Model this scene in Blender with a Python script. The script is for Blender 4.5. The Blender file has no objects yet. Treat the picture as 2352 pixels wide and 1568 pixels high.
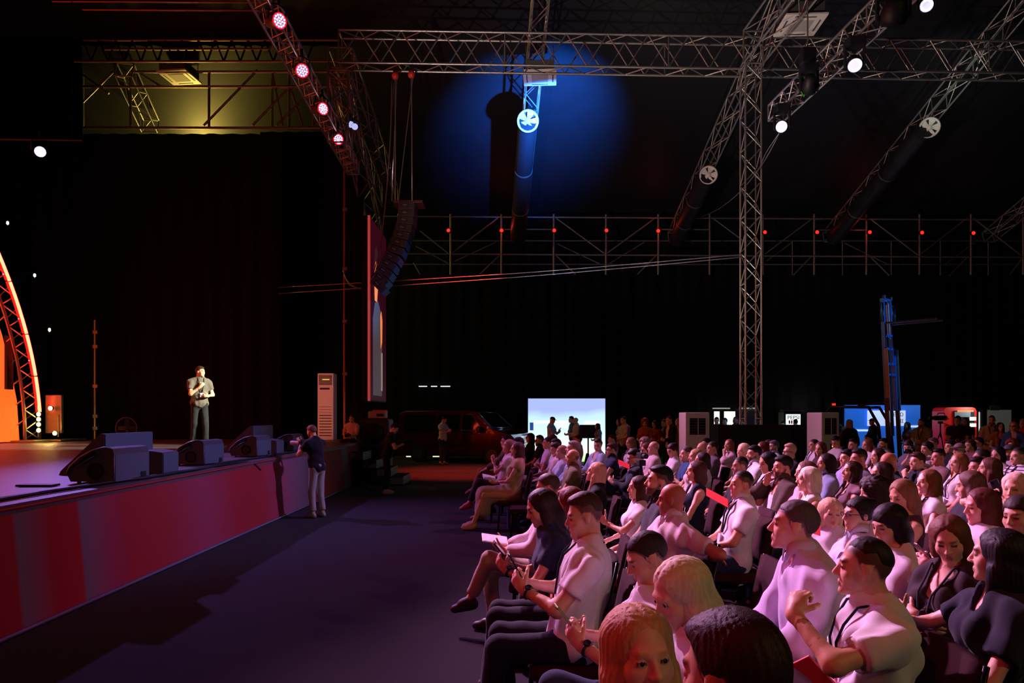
import bpy, bmesh, math, random
import numpy as np
from mathutils import Vector, Matrix
random.seed(7)
S = bpy.context.scene
COL = S.collection
R = math.radians
# ------------------------------------------------------------------ camera, world, lights, exposure
F, CX, HY, EYE = 1650.0, 1176.0, 953.0, 1.78
cd = bpy.data.cameras.new('camera'); cam = bpy.data.objects.new('camera', cd); COL.objects.link(cam)
cd.sensor_width = 36.0; cd.lens = 36.0 * F / 2352.0; cd.shift_y = (HY - 784.0) / 2352.0
cd.clip_start = .05; cd.clip_end = 200
cam.location = (0, 0, EYE); cam.rotation_euler = (R(90), 0, 0)
S.camera = cam
w = bpy.data.worlds.new('World'); S.world = w; w.use_nodes = True
w.node_tree.nodes['Background'].inputs[0].default_value = (.25, .2, .5, 1)
w.node_tree.nodes['Background'].inputs[1].default_value = .004
S.view_settings.view_transform = 'Standard'; S.view_settings.look = 'None'
S.view_settings.gamma = 1; S.view_settings.exposure = 0.0; S.view_settings.use_curve_mapping = False

def spot(name, loc, aim, col, watts, angle, blend=.5, size=.15):
    l = bpy.data.lights.new(name, 'SPOT'); l.color = col; l.energy = watts
    l.spot_size = R(angle); l.spot_blend = blend; l.shadow_soft_size = size
    o = bpy.data.objects.new(name, l); COL.objects.link(o); o.location = loc
    o.rotation_euler = (Vector(aim) - Vector(loc)).to_track_quat('-Z', 'Y').to_euler()
    return o
def lamp(name, loc, col, watts, size=.1):
    l = bpy.data.lights.new(name, 'POINT'); l.color = col; l.energy = watts; l.shadow_soft_size = size
    o = bpy.data.objects.new(name, l); COL.objects.link(o); o.location = loc
    return o
# violet back light of the stage (the lit round lamp above the arch): throws the stage's shadow on the carpet
spot('violet_back_light', (-10.3, 15.7, 7.1), (.2, 9.3, 0), (.42, .22, 1.0), 2900, 58, .7, .10)
spot('red_rear_fill', (-4.0, -1.5, 8.6), (.4, 4.8, .4), (1.0, .045, .07), 560, 58, .8, .12)  # unseen red spot added behind the camera, reddening near faces and carpet
# the row of red-and-blue lamps on the front truss, on the audience
PARS = [(640, 48, 12.8), (693, 162, 14.6), (740, 250, 16.4), (776, 320, 18.3)]
for i, (x, y, d) in enumerate(PARS):
    p = ((x - CX) / F * d, d, EYE + (HY - y) / F * d)
    aim = [(3.0, 2.6, 1.1), (4.2, 6.0, 1.1), (5.2, 9.5, 1.1), (7.0, 12.0, 1.1)][i]
    spot('front_truss_light', (p[0] + .35, p[1] - .25, p[2] - .25), aim, (1.0, .46, .86), [8200, 8200, 4200, 3400][i], 46, .75, .12)
# white moving heads of the audience truss, on the speaker
spot('key_on_speaker', (5.6, 15.3, 7.9), (-7.1, 16.4, 2.4), (1.0, .90, .70), 26000, 12, .7, .10)
spot('key_on_speaker', (6.3, 13.0, 8.0), (-7.1, 16.4, 2.2), (1.0, .88, .70), 7000, 12, .7, .10)
spot('violet_front_light', (6.0, 12.6, 7.9), (-4.2, 10.6, .8), (.95, .14, .62), 1700, 52, .9, .12)
spot('pink_end_fill', (-4.1, 9.5, 9.0), (-5.4, 21.0, 2.1), (1.0, .30, .24), 3600, 10, .8, .1)  # narrow spot added out of view to brighten the stage air conditioner
spot('blue_front_light', (6.2, 12.9, 7.9), (-4.8, 10.8, 1.4), (.10, .36, 1.0), 3000, 38, .9, .12)
spot('blue_array_light', (6.0, 15.2, 7.8), (-2.7, 18.4, 5.2), (.05, .34, 1.0), 2600, 13, .9, .12)
# red wash beyond the stage end, orange one on the group at the back, added fill spots brightening the trusses
spot('red_floor_wash', (-1.6, 18.3, 10.4), (-1.5, 22.3, 0), (1.0, .05, .03), 20000, 34, .9, .12)
spot('red_group_wash', (4.6, 27.5, 8.6), (4.1, 20.4, 1.0), (1.0, .22, .05), 900, 14, .8, .1)
spot('truss_fill', (-3.4, 9.0, 1.6), (4.5, 18.0, 11.0), (1.0, .76, .68), 3600, 72, .8, .1)
spot('truss_fill', (3.5, 20.5, 2.2), (9.0, 19.0, 11.0), (1.0, .82, .72), 550, 90, .8, .1)
spot('mast_fill', (13.5, 17.0, 6.5), (10.2, 20.4, 3.2), (.10, .40, 1.0), 1800, 44, .8, .1)  # added blue fill lifting the dark forklift mast
# warm house light of the back of the hall, behind the camera
spot('house_light', (9.5, -5.0, 7.5), (3.5, 6.5, 1.0), (1.0, .74, .34), 620, 80, .8, .3)
# blue wash on the tent roof
spot('roof_wash', (1.7, 19.6, 9.0), (.95, 24.0, 12.0), (.02, .19, 1.0), 20000, 66, 1.0, .05)
spot('roof_wash', (12.0, 18.6, 9.5), (13.9, 22.6, 12.4), (.75, 1.0, .85), 260, 50, 1.0, .05)
# warm work light behind the stage drape
lamp('work_light', (-11.6, 26.3, 10.0), (1.0, .70, .12), 700, .3)
# cold light of the bright foyer behind the hall
lamp('foyer_light', (12.6, 30.6, 2.2), (.9, 1.0, .85), 12, .3)

# ------------------------------------------------------------------ materials
def lin(c):
    if isinstance(c, str):
        c = tuple(int(c[i:i + 2], 16) / 255 for i in (0, 2, 4))
    return tuple(v / 12.92 if v <= .04045 else ((v + .055) / 1.055) ** 2.4 for v in c)
MATS = {}
def M(name, col='808080', rough=.6, metal=0., spec=.5, var=.12, scale=30., bump=0., bscale=200., emis=None, stretch=None, coat=0., sheen=0., sss=0.):
    if name in MATS: return MATS[name]
    m = bpy.data.materials.new(name); m.use_nodes = True; MATS[name] = m
    nt = m.node_tree; N = nt.nodes; L = nt.links; b = N['Principled BSDF']
    c = lin(col)
    b.inputs['Roughness'].default_value = rough; b.inputs['Metallic'].default_value = metal
    b.inputs['Specular IOR Level'].default_value = spec; b.inputs['Coat Weight'].default_value = coat
    b.inputs['Sheen Weight'].default_value = sheen
    tc = N.new('ShaderNodeTexCoord'); src = tc.outputs['Object']
    if stretch:
        mp = N.new('ShaderNodeMapping'); mp.inputs['Scale'].default_value = stretch; L.new(src, mp.inputs[0]); src = mp.outputs[0]
    no = N.new('ShaderNodeTexNoise'); no.inputs['Scale'].default_value = scale; no.inputs['Detail'].default_value = 3; L.new(src, no.inputs['Vector'])
    mx = N.new('ShaderNodeMix'); mx.data_type = 'RGBA'
    mx.inputs[6].default_value = tuple(max(0, v * (1 - var)) for v in c) + (1,)
    mx.inputs[7].default_value = tuple(min(1, v * (1 + var)) for v in c) + (1,)
    L.new(no.outputs[0], mx.inputs[0]); L.new(mx.outputs[2], b.inputs['Base Color'])
    if bump:
        n2 = N.new('ShaderNodeTexNoise'); n2.inputs['Scale'].default_value = bscale; L.new(src, n2.inputs['Vector'])
        bp = N.new('ShaderNodeBump'); bp.inputs['Strength'].default_value = bump; bp.inputs['Distance'].default_value = .004
        L.new(n2.outputs[0], bp.inputs['Height']); L.new(bp.outputs[0], b.inputs['Normal'])
    if emis:
        b.inputs['Emission Color'].default_value = lin(emis[0]) + (1,); b.inputs['Emission Strength'].default_value = emis[1]
    return m
def skin_m(c): return M('skin_' + c, tuple(min(1, int(c[i:i + 2], 16) / 255 * g) for i, g in ((0, 1.06), (2, 1.14), (4, 1.16))), .48, 0, .45, .10, 40, .08, 400)
def cloth_m(c):
    if c.startswith('s:'):   # pale cloth with dark stripes
        if c in MATS: return MATS[c]
        m = M('cloth_' + c[2:], c[2:], .85, 0, .2, .10, 25, .25, 500).copy(); m.name = 'striped_cloth'; MATS[c] = m; N = m.node_tree.nodes; L = m.node_tree.links; b = N['Principled BSDF']; src = b.inputs['Base Color'].links[0].from_socket
        tc = N.new('ShaderNodeTexCoord'); wv = N.new('ShaderNodeTexWave'); wv.bands_direction = 'Z'; wv.inputs['Scale'].default_value = 7; L.new(tc.outputs['Object'], wv.inputs['Vector'])
        cr = N.new('ShaderNodeValToRGB'); cr.color_ramp.elements[0].position = .80; cr.color_ramp.elements[1].position = .88; L.new(wv.outputs[0], cr.inputs[0])
        mx = N.new('ShaderNodeMix'); mx.data_type = 'RGBA'; L.new(cr.outputs[0], mx.inputs[0]); L.new(src, mx.inputs[6]); mx.inputs[7].default_value = (.02, .015, .03, 1); L.new(mx.outputs[2], b.inputs['Base Color']); return m
    return M('cloth_' + c, c, .85, 0, .2, .10, 25, .25, 500, sheen=.1)
def hair_m(c): return M('hair_' + c, c, .56, 0, .32, .40, 90, .35, 420, stretch=(1, 1, .10))
def emit_m(name, col, s): return M(name, col, .5, 0, .2, 0, emis=(col, s))
BLACKMETAL = M('black_metal', '15151a', .45, .6, .5)
ALU = M('truss_aluminium', 'b4b2ae', .38, .85, .5, .10, 8)
STEEL = M('scaffold_steel', '8d8781', .5, .8, .5, .2, 8)
BLACKPLASTIC = M('black_plastic', '131318', .55, 0, .4, .2, 60, .15, 300)
WHITEPLASTIC = M('white_plastic', 'd8d4cf', .45, 0, .4, .05)
RUBBER = M('cable_rubber', '0c0c0e', .6)
BOXPAINT = M('speaker_box_paint', '403c4a', .6, 0, .4, .25, 120, .5, 350)
GRILLE = M('speaker_grille', '5a6676', .5, .3, .4, .25, 300, .6, 500)

# ------------------------------------------------------------------ mesh helpers
def at(x, y, d): return Vector(((x - CX) / F * d, d, EYE + (HY - y) / F * d))
def link(name, me, parent=None, mats=None):
    o = bpy.data.objects.new(name, me); COL.objects.link(o)
    if mats:
        for m in (mats if isinstance(mats, (list, tuple)) else [mats]): me.materials.append(m)
    if parent: o.parent = parent
    return o
def tag(o, label, cat, group=None, kind=None):
    if label: o['label'] = label
    if cat: o['category'] = cat
    if group: o['group'] = group
    if kind: o['kind'] = kind
    return o
def thing(name, label, cat, loc=(0, 0, 0), rz=0., group=None, scale=None):
    o = bpy.data.objects.new(name, None); COL.objects.link(o); o.location = loc; o.rotation_euler = (0, 0, rz)
    o.empty_display_size = .1
    if scale: o.scale = (scale,) * 3
    return tag(o, label, cat, group)
def copy_tree(o, parent=None):
    c = o.copy(); COL.objects.link(c); c.parent = parent
    for ch in list(o.children): copy_tree(ch, c)
    return c
class MB:
    def __init__(s): s.v = []; s.f = []; s.m = []; s.sm = []
    def _add(s, v, f, mi=0, smooth=False):
        b = len(s.v); s.v += [tuple(p) for p in v]
        for q in f: s.f.append([b + i for i in q]); s.m.append(mi); s.sm.append(smooth)
        return s
    def box(s, c, sz, rot=None, mi=0, bev=0.):
        hx, hy, hz = sz[0] / 2, sz[1] / 2, sz[2] / 2
        if bev > 0:
            bm = bmesh.new(); bmesh.ops.create_cube(bm, size=1)
            for v in bm.verts: v.co = Vector((v.co.x * sz[0], v.co.y * sz[1], v.co.z * sz[2]))
            bmesh.ops.bevel(bm, geom=bm.edges[:], offset=bev, segments=2, affect='EDGES', profile=.6)
            bm.verts.index_update()
            vs = [v.co.copy() for v in bm.verts]; fs = [[v.index for v in f.verts] for f in bm.faces]; bm.free()
        else:
            vs = [Vector((x, y, z)) for x in (-hx, hx) for y in (-hy, hy) for z in (-hz, hz)]
            fs = [(0, 1, 3, 2), (4, 6, 7, 5), (0, 4, 5, 1), (2, 3, 7, 6), (0, 2, 6, 4), (1, 5, 7, 3)]
        if rot is not None: vs = [rot @ v for v in vs]
        c = Vector(c); return s._add([v + c for v in vs], fs, mi, bev > 0 and False)
    def cyl(s, a, b, r0, r1=None, n=8, mi=0, caps=True):
        a, b = Vector(a), Vector(b); r1 = r0 if r1 is None else r1
        t = (b - a).normalized(); u = t.orthogonal().normalized(); v = t.cross(u)
        ring = [(math.cos(2 * math.pi * i / n), math.sin(2 * math.pi * i / n)) for i in range(n)]
        vs = [a + (u * c + v * q) * r0 for c, q in ring] + [b + (u * c + v * q) * r1 for c, q in ring]
        s._add(vs, [(i, (i + 1) % n, n + (i + 1) % n, n + i) for i in range(n)], mi, True)
        if caps: s._add(vs, [tuple(range(n - 1, -1, -1)), tuple(range(n, 2 * n))], mi)
        return s
    def tube(s, pts, r, n=6, mi=0, closed=False):
        pts = [Vector(p) for p in pts]; m = len(pts); vs = []; u = None
        for i, p in enumerate(pts):
            q0 = pts[(i - 1) % m] if closed else pts[max(i - 1, 0)]; q1 = pts[(i + 1) % m] if closed else pts[min(i + 1, m - 1)]
            t = (q1 - q0).normalized()
            u = t.orthogonal().normalized() if u is None else (u - t * u.dot(t)).normalized()
            v = t.cross(u); rr = r[i] if isinstance(r, (list, tuple)) else r
            vs += [p + (u * math.cos(2 * math.pi * k / n) + v * math.sin(2 * math.pi * k / n)) * rr for k in range(n)]
        fs = []
        for i in range(m if closed else m - 1):
            j = (i + 1) % m
            fs += [(i * n + k, i * n + (k + 1) % n, j * n + (k + 1) % n, j * n + k) for k in range(n)]
        if not closed: fs += [tuple(range(n - 1, -1, -1)), tuple((m - 1) * n + k for k in range(n))]
        return s._add(vs, fs, mi, True)
    def prism(s, poly, axis, a, b, mi=0):
        # poly: 2D points in the two other axes (cyclic order x,y,z), extruded along axis from a to b
        def P(p, h): return {'x': (h, p[0], p[1]), 'y': (p[0], h, p[1]), 'z': (p[0], p[1], h)}[axis]
        n = len(poly); vs = [P(p, a) for p in poly] + [P(p, b) for p in poly]
        return s._add(vs, [tuple(range(n)), tuple(range(2 * n - 1, n - 1, -1))] + [(i, n + i, n + (i + 1) % n, (i + 1) % n) for i in range(n)], mi)
    def lathe(s, prof, c=(0, 0, 0), n=16, mi=0, rot=None):
        c = Vector(c); vs = []
        for r, z in prof:
            for k in range(n):
                p = Vector((r * math.cos(2 * math.pi * k / n), r * math.sin(2 * math.pi * k / n), z))
                vs.append((rot @ p if rot is not None else p) + c)
        fs = [(i * n + k, i * n + (k + 1) % n, (i + 1) * n + (k + 1) % n, (i + 1) * n + k) for i in range(len(prof) - 1) for k in range(n)]
        return s._add(vs, fs, mi, True)
    def quad(s, a, b, c, d, mi=0): return s._add([a, b, c, d], [(0, 1, 2, 3)], mi)
    def build(s, name, mats, parent=None):
        me = bpy.data.meshes.new(name); me.from_pydata(s.v, [], s.f)
        me.polygons.foreach_set('material_index', s.m); me.polygons.foreach_set('use_smooth', s.sm)
        bm = bmesh.new(); bm.from_mesh(me); bmesh.ops.recalc_face_normals(bm, faces=bm.faces); bm.to_mesh(me); bm.free()
        return link(name, me, parent, mats)
# one shared rod mesh, placed by matrix: for trusses and scaffolds
def _rod():
    o = MB().cyl((0, 0, 0), (0, 0, 1), 1, n=6); me = bpy.data.meshes.new('rod'); me.from_pydata(o.v, [], o.f)
    me.polygons.foreach_set('use_smooth', o.sm); return me
RODS = {}
def rod(name, a, b, r, mat, parent):
    a, b = Vector(a), Vector(b)
    if mat.name not in RODS: RODS[mat.name] = _rod(); RODS[mat.name].materials.append(mat)
    o = bpy.data.objects.new(name, RODS[mat.name]); COL.objects.link(o); o.parent = parent
    d = b - a; q = d.to_track_quat('Z', 'Y')
    o.matrix_basis = Matrix.Translation(a) @ q.to_matrix().to_4x4() @ Matrix.Diagonal((r, r, d.length, 1))
    return o
def text(name, body, size, loc, rot, mat, parent=None, align='CENTER', extrude=.004):
    c = bpy.data.curves.new(name, 'FONT'); c.body = body; c.size = size; c.align_x = align; c.align_y = 'CENTER'; c.extrude = extrude
    c.resolution_u = 3
    tmp = bpy.data.objects.new(name, c); COL.objects.link(tmp); bpy.context.view_layer.update()
    me = bpy.data.meshes.new_from_object(tmp.evaluated_get(bpy.context.evaluated_depsgraph_get())); bpy.data.objects.remove(tmp); me.materials.clear(); me.materials.append(mat)
    o = bpy.data.objects.new(name, me); COL.objects.link(o); o.location = loc; o.rotation_euler = rot
    if parent: o.parent = parent
    return o
# ------------------------------------------------------------------ the setting
def drape(name, a, b, z0, z1, mat, amp=.06, wl=.55, kind='structure'):
    a, b = Vector(a), Vector(b); L_ = (b - a).length; n = max(8, int(L_ / wl * 6)); t = (b - a).normalized(); nn = Vector((-t.y, t.x))
    vs = []; rnd = random.Random(name)
    ph = [rnd.uniform(-.8, .8) for _ in range(n + 1)]
    for i in range(n + 1):
        s = L_ * i / n
        for z in (z0, z1):
            k = amp * math.sin(2 * math.pi * s / wl + ph[i] * .6) * (1 if z == z0 else .7)
            p = a + t * s + nn * k; vs.append((p.x, p.y, z))
    m = MB()._add(vs, [(2 * i, 2 * i + 2, 2 * i + 3, 2 * i + 1) for i in range(n)], 0, True)
    o = m.build(name, mat); o['kind'] = kind
    return o
CARPET = M('carpet', '272229', .95, 0, .12, .35, 160, .8, 240, sheen=.05)
DRAPE = M('black_drape', '0d0c0f', .9, 0, .15, .2, 3, .3, 60)
ROOF = M('black_tent_membrane', '15161c', .55, 0, .35, .25, 1.5, .15, 12)
def struct(name, m, mat):
    o = m.build(name, mat); o['kind'] = 'structure'; return o
struct('floor', MB().box((6, 14, -.05), (44, 40, .1)), CARPET)
SLOPE = .34
def roof_z(y): return 9.45 + SLOPE * (31.6 - y)
struct('ceiling', MB().quad((-24, 33, roof_z(33)), (30, 33, roof_z(33)), (30, 14, roof_z(14)), (-24, 14, roof_z(14))), ROOF)
drape('wall_back', (-14, 31.4), (28, 31.4), 0, 10.5, DRAPE, .05, .6)
drape('wall_right', (24, 31), (24, 2), 0, 12, DRAPE, .05, .7)
drape('wall_left', (-15.2, -2), (-15.2, 31), 0, 14, DRAPE, .05, .7)
# stage drapes: upstage end, wing, narrow leg behind the side screen
def curtain(name, label, a, b, z0, z1, amp, wl):
    o = drape(name, a, b, z0, z1, DRAPE, amp, wl); del o['kind']; return tag(o, label, 'curtain')
curtain('stage_curtain', 'tall black curtain closing the far end of the stage behind the speaker', (-15.6, 21.9), (-7.05, 21.9), 1.05, 10.35, .05, .6)
curtain('wing_curtain', 'black wing curtain hanging behind the tall white air conditioner', (-8.2, 23.4), (-5.3, 23.4), 0, 11.0, .05, .5)
curtain('leg_curtain', 'narrow bluish black curtain strip beside the edge-on portrait screen', (-5.2, 23.0), (-4.75, 23.0), .2, 9.5, .03, .3)
curtain('border_curtain', 'black border strip placed to block light above the stage scaffold', (-15, 21.3), (-4.9, 21.3), 12.72, 13.0, .04, .5)  # hung here to keep the work light off the nearer roof
curtain('corner_curtain', 'black curtain strip beside the yellow lit roof opening', (-15.6, 21.6), (-12.95, 21.6), 10.2, 13.3, .05, .5)
# stage
DECK = M('stage_deck_vinyl', '544a50', .5, 0, .3, .12, 3, .25, 30, stretch=(1, 12, 1))
SX = -4.1
stage = thing('stage', 'large raised stage with grey deck and red striped front skirt', 'stage', (0, 0, 0))
MB().box(((SX - 15.0) / 2, 8.6, 1.0), (15.0 + SX, 26.6, .1)).build('deck', DECK, stage)
MB().box((SX - .45, 8.2, .47), (.3, 19.6, .94)).build('substructure', BLACKMETAL, stage)
def skirt_mat():
    m = bpy.data.materials.new('printed_skirt'); m.use_nodes = True; N = m.node_tree.nodes; L = m.node_tree.links; b = N['Principled BSDF']
    b.inputs['Roughness'].default_value = .75
    tc = N.new('ShaderNodeTexCoord'); sp = N.new('ShaderNodeSeparateXYZ'); L.new(tc.outputs['Object'], sp.inputs[0])
    mr = N.new('ShaderNodeMapRange'); mr.inputs[1].default_value = 4.0; mr.inputs[2].default_value = 18.0; L.new(sp.outputs['Y'], mr.inputs[0])
    cr = N.new('ShaderNodeValToRGB'); L.new(mr.outputs[0], cr.inputs[0])
    red, pale, mid = lin('9c0a1a'), lin('6f6874'), lin('962a48')  # print colours; mid also carries magenta light falling on the skirt
    st = [(4, red), (4.95, red), (4.96, pale), (5.35, red), (5.88, red), (5.90, pale), (6.35, red), (6.76, red), (6.78, pale), (7.25, mid), (7.6, red), (8.4, red),
          (9.5, mid), (10.6, red), (11.6, red), (12.4, mid), (13.9, pale), (14.3, pale), (14.9, red), (17.2, red), (17.21, pale), (17.6, pale), (17.9, red)]
    e = cr.color_ramp.elements
    while len(e) > 1: e.remove(e[-1])
    e[0].position = 0; e[0].color = st[0][1] + (1,)
    for y, c in st[1:]:
        q = e.new((y - 4) / 14.0); q.color = c + (1,)
    L.new(cr.outputs[0], b.inputs['Base Color'])
    return m
pr = [(SX - .02, .0 + .97), (SX + .012, .97), (SX + .10, .02), (SX + .07, .02)]
MB().prism(pr, 'y', -2.5, 17.9).build('skirt', skirt_mat(), stage)
MB().cyl((SX + .0, -2.5, 1.015), (SX + .0, 17.9, 1.015), .014, n=8).build('edge_trim', M('red_edge_trim', 'a02030', .4), stage)
MB().cyl((SX + .12, -2.5, .025), (SX + .12, 17.9, .025), .02, n=6).build('bottom_rail', M('pale_rail', '8d86a8', .35, .6), stage)
# end cheek of the stage and its stairs
MB().box((SX - .3, 18.6, .5), (.6, 1.3, 1.0)).build('end_cheek', M('cheek_cloth', '8a2038', .8), stage)
stairs = thing('stage_stairs', 'dark stairs leading from the carpet up to the far end of stage', 'stairs', (0, 0, 0))
for i in range(4):
    h = .84 - .21 * i; x = SX + .15 + .34 * i
    st = MB().box((x, 18.9, h / 2), (.33, 1.3, h), bev=.008).build('step', BLACKMETAL, stairs)
    MB().box((x, 18.235, h - .10), (.32, .02, .17)).build('riser_panel', M('step_panel', '6a6480', .6), st)
# LED back wall of the stage (its far end shows beside the arch)
led = thing('led_wall', 'glowing orange video wall standing at the back of the stage', 'video wall', (0, 0, 0))
ledm = M('orange_led', 'ff5a1e', .6, 0, .1, 0, emis=('ff4a18', 2.1))
LP = [(4, 1.08), (19.25, 1.08), (19.15, 2.16), (18.95, 2.85), (18.6, 3.84), (18.25, 4.58), (17.3, 6.0), (15.5, 7.0), (13, 7.5), (8, 7.5), (4, 6.5)]
MB().prism(LP, 'x', -13.3, -13.2).build('screen_surface', ledm, led)
MB().prism([(y, z) for y, z in LP], 'x', -13.6, -13.3).build('cabinet', BLACKMETAL, led)
MB().box((-13.17, 18.80, 3.15), (.08, .24, 1.4)).build('blank_module', BLACKPLASTIC, led)
# ------------------------------------------------------------------ trusses, scaffolds and rigging
def truss(name, label, a, b, w_, h_, bay, r=.025, mat=ALU, group=None, up=None, pattern='zig'):
    """box truss from a to b: four chords, and braces on all four sides"""
    a, b = Vector(a), Vector(b); t = (b - a); Ln = t.length; t.normalize()
    up = Vector(up or (0, 0, 1)); sd = t.cross(up).normalized(); up = sd.cross(t).normalized()
    o = thing(name, label, 'truss', (0, 0, 0), 0, group)
    cs = [sd * (sx * w_ / 2) + up * (sz * h_ / 2) for sx, sz in ((-1, -1), (1, -1), (1, 1), (-1, 1))]
    for c in cs: rod('chord', a + c, b + c, r, mat, o)
    n = max(2, round(Ln / bay))
    for k in range(4):
        c0, c1 = cs[k], cs[(k + 1) % 4]
        for i in range(n):
            p, q = a + t * (Ln * i / n), a + t * (Ln * (i + 1) / n)
            if pattern == 'zig':
                A, B = (c0, c1) if (i + k) % 2 == 0 else (c1, c0)
                rod('brace', p + A, q + B, r * .55, mat, o)
            else:
                m_ = (p + q) / 2
                rod('brace', p + c0, m_ + c1, r * .55, mat, o); rod('brace', m_ + c1, q + c0, r * .55, mat, o)
            if i % 4 == 0 and k % 2: rod('strut', p + c0, p + c1, r * .55, mat, o)
    for p in (a, b):
        for k in range(4): rod('end_frame', p + cs[k], p + cs[(k + 1) % 4], r * .8, mat, o)
    return o
MY = 18.0
truss('main_truss', 'long horizontal aluminium box truss spanning the top of the hall', (-4.35, MY + .2, 11.02), (17.5, MY + .9, 11.02), .42, .82, 1.05, .032, pattern='w')
truss('truss_tower', 'tall vertical aluminium truss tower rising from behind the black partition', (6.05, MY + .2, 0), (6.05, MY + .2, 10.6), .40, .40, .42, .026, up=(0, 1, 0))
truss('cross_truss', 'aluminium truss running overhead from the top of the truss tower', (6.05, MY, 11.0), (6.75, 6.0, 11.0), .5, .8, 1.0, .03)
LT0, LT1 = (6.1, 16.6, 8.75), (6.75, 7.0, 8.75)
truss('lamp_truss', 'chain-hung aluminium truss carrying black moving heads over the seats', LT0, LT1, .36, .36, .5, .026, pattern='w')
truss('lamp_truss', 'aluminium truss above the stage edge carrying four red-rimmed lamps', (-4.75, 21.5, 9.15), (-4.2, 7.0, 9.15), .34, .34, .5, .026, pattern='w')
truss('side_truss', 'dark truss receding above the edge-on portrait screen', (-4.35, 18.2, 10.7), (-4.75, 28.0, 10.3), .6, .8, 1.0, .028, STEEL)
truss('side_truss', 'steep truss mast leaning beside the line array cables', (-4.5, 18.6, 10.6), (-4.9, 27, 7.6), .45, .45, .8, .026, STEEL)
truss('end_frame_truss', 'square truss frame hanging at the stage end of the main truss', (-4.35, 18.2, 10.4), (-4.35, 18.2, 8.6), .5, .5, .5, .026, STEEL, up=(0, 1, 0))
# tent rafters running down the far roof slope
DV = Vector((-.0436, 1, -SLOPE))
RAFT = [(1192, 'rafter truss descending the roof beside the blue light pools'), (1547, 'rafter truss descending behind the upright truss tower'),
        (1903, 'rafter truss descending the roof above the raised forklift mast'), (2270, 'rafter truss ending at the edge of the picture over the scaffold')]
RB = []
for x, lb in RAFT:
    e = at(x, 545, 29.2); RB.append(e); truss('rafter_truss', lb, e - DV * 13.5, e, .42, .42, .62, .028, ALU, 'roof rafters')
truss('rafter_truss', 'yellow lit rafter truss behind the opening over the stage curtain', at(285, 160, 22.0), at(345, 290, 24.2), .5, .5, .6, .03, ALU, 'roof rafters')
# round ducts with fans under the rafters
def fan(loc, label, aim, r=.30):
    q = (Vector(aim) - Vector(loc)).to_track_quat('Z', 'Y').to_matrix()
    o = thing('duct_fan', label, 'fan', loc, 0, 'round duct fans')
    m = MB().lathe([(r * .80, -.10), (r, -.10), (r, .02), (r * .92, .05), (r * .80, .03), (r * .78, -.10)], n=24, rot=q); m.build('ring', WHITEPLASTIC, o)
    MB().lathe([(0, .03), (r * .26, .02), (r * .28, -.05), (0, -.05)], n=14, rot=q).build('hub', WHITEPLASTIC, o)
    MB().lathe([(r * .79, -.09), (0, -.09)], n=20, rot=q).build('back_plate', BLACKPLASTIC, o)
    for k in range(5):
        a = 2 * math.pi * k / 5
        pts = [(r * .24, -.05, -.03), (r * .78, -.13, -.05), (r * .78, .10, .0), (r * .24, .05, .01)]
        rt = Matrix.Rotation(a, 3, 'Z'); vs = [q @ (rt @ Vector(p)) for p in pts]; vs += [v + q @ Vector((0, 0, .012)) for v in vs]
        MB()._add(vs, [(0, 1, 2, 3), (7, 6, 5, 4), (0, 4, 5, 1), (1, 5, 6, 2), (2, 6, 7, 3), (3, 7, 4, 0)]).build('blade', WHITEPLASTIC, o)
    return o
for (x, y, k, lb, dl) in [(1212, 283, 0, 'white round duct fan by the blue roof light', 'black air duct under the rafter beside the blue roof light'),
                      (1622, 405, 1, 'small white round fan close to the truss tower', 'black air duct under the rafter behind the truss tower'),
                      (2122, 298, 2, 'white round fan tilted high above the forklift', 'black air duct under the rafter above the forklift')]:
    # depth where the duct axis lies .45 m below its rafter
    e = RB[k]; d = (e.z - .35 - EYE + SLOPE * e.y) / ((HY - y) / F + SLOPE)
    p = at(x, y, d); fan(p + Vector((0, -.3, -.05)), lb, (p.x * .35, 4, 1.5), .31 if k else .34)
    o = thing('air_duct', dl, 'duct', (0, 0, 0), 0, 'roof ducts')
    n = DV.normalized(); end = p + n * max(1.0, (29.0 - d)) 
    MB().cyl(p + n * .1, end, .30, n=16).build('duct_tube', M('duct_skin', '1c1c22', .5, .1), o)
    MB().cyl(p + n * .1 + Vector((0, 0, .0)), p + Vector((0, -.25, -.02)), .30, .30, n=16).build('elbow', M('duct_skin', '1c1c22'), o)
    for t in (.35, .7): MB().cyl(p + (end - p) * t, p + (end - p) * t + n * .05, .312, n=16).build('clamp_band', STEEL, o)
# ceiling cassettes
def cassette(loc, rz, label, s=.95):
    o = thing('ceiling_air_conditioner', label, 'air conditioner', loc, rz, 'ceiling cassettes')
    MB().box((0, 0, 0), (s, s, .05), bev=.015).build('panel', WHITEPLASTIC, o)
    MB().box((0, 0, .17), (s * .86, s * .86, .28)).build('housing', M('galvanised', '7d8280', .4, .7), o)
    MB().box((0, 0, -.028), (s * .5, s * .5, .012)).build('intake_grille', M('grille_grey', 'a7a2a0', .6, 0, .3, .25, 200), o)
    for k in range(4):
        rt = Matrix.Rotation(k * math.pi / 2, 3, 'Z')
        MB().box(rt @ Vector((s * .39, 0, -.027)), (.035, s * .5, .012), rt).build('air_slot', M('slot_grey', '4a4648', .6), o)
    for sx in (-1, 1):
        for sy in (-1, 1): rod('hanger', (sx * s * .4, sy * s * .4, .3), (sx * s * .4, sy * s * .4, .9), .012, STEEL, o)
cassette(at(1240, 178, 20.6), R(-3), 'white ceiling air conditioner hanging under the main truss near the blue light')
cassette(at(1838, 57, 16.6), R(-3), 'white ceiling air conditioner hanging beside the top of the truss tower')
cassette(at(412, 177, 22.1), R(-6), 'white ceiling air conditioner above the stage curtain in yellow light')
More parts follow.
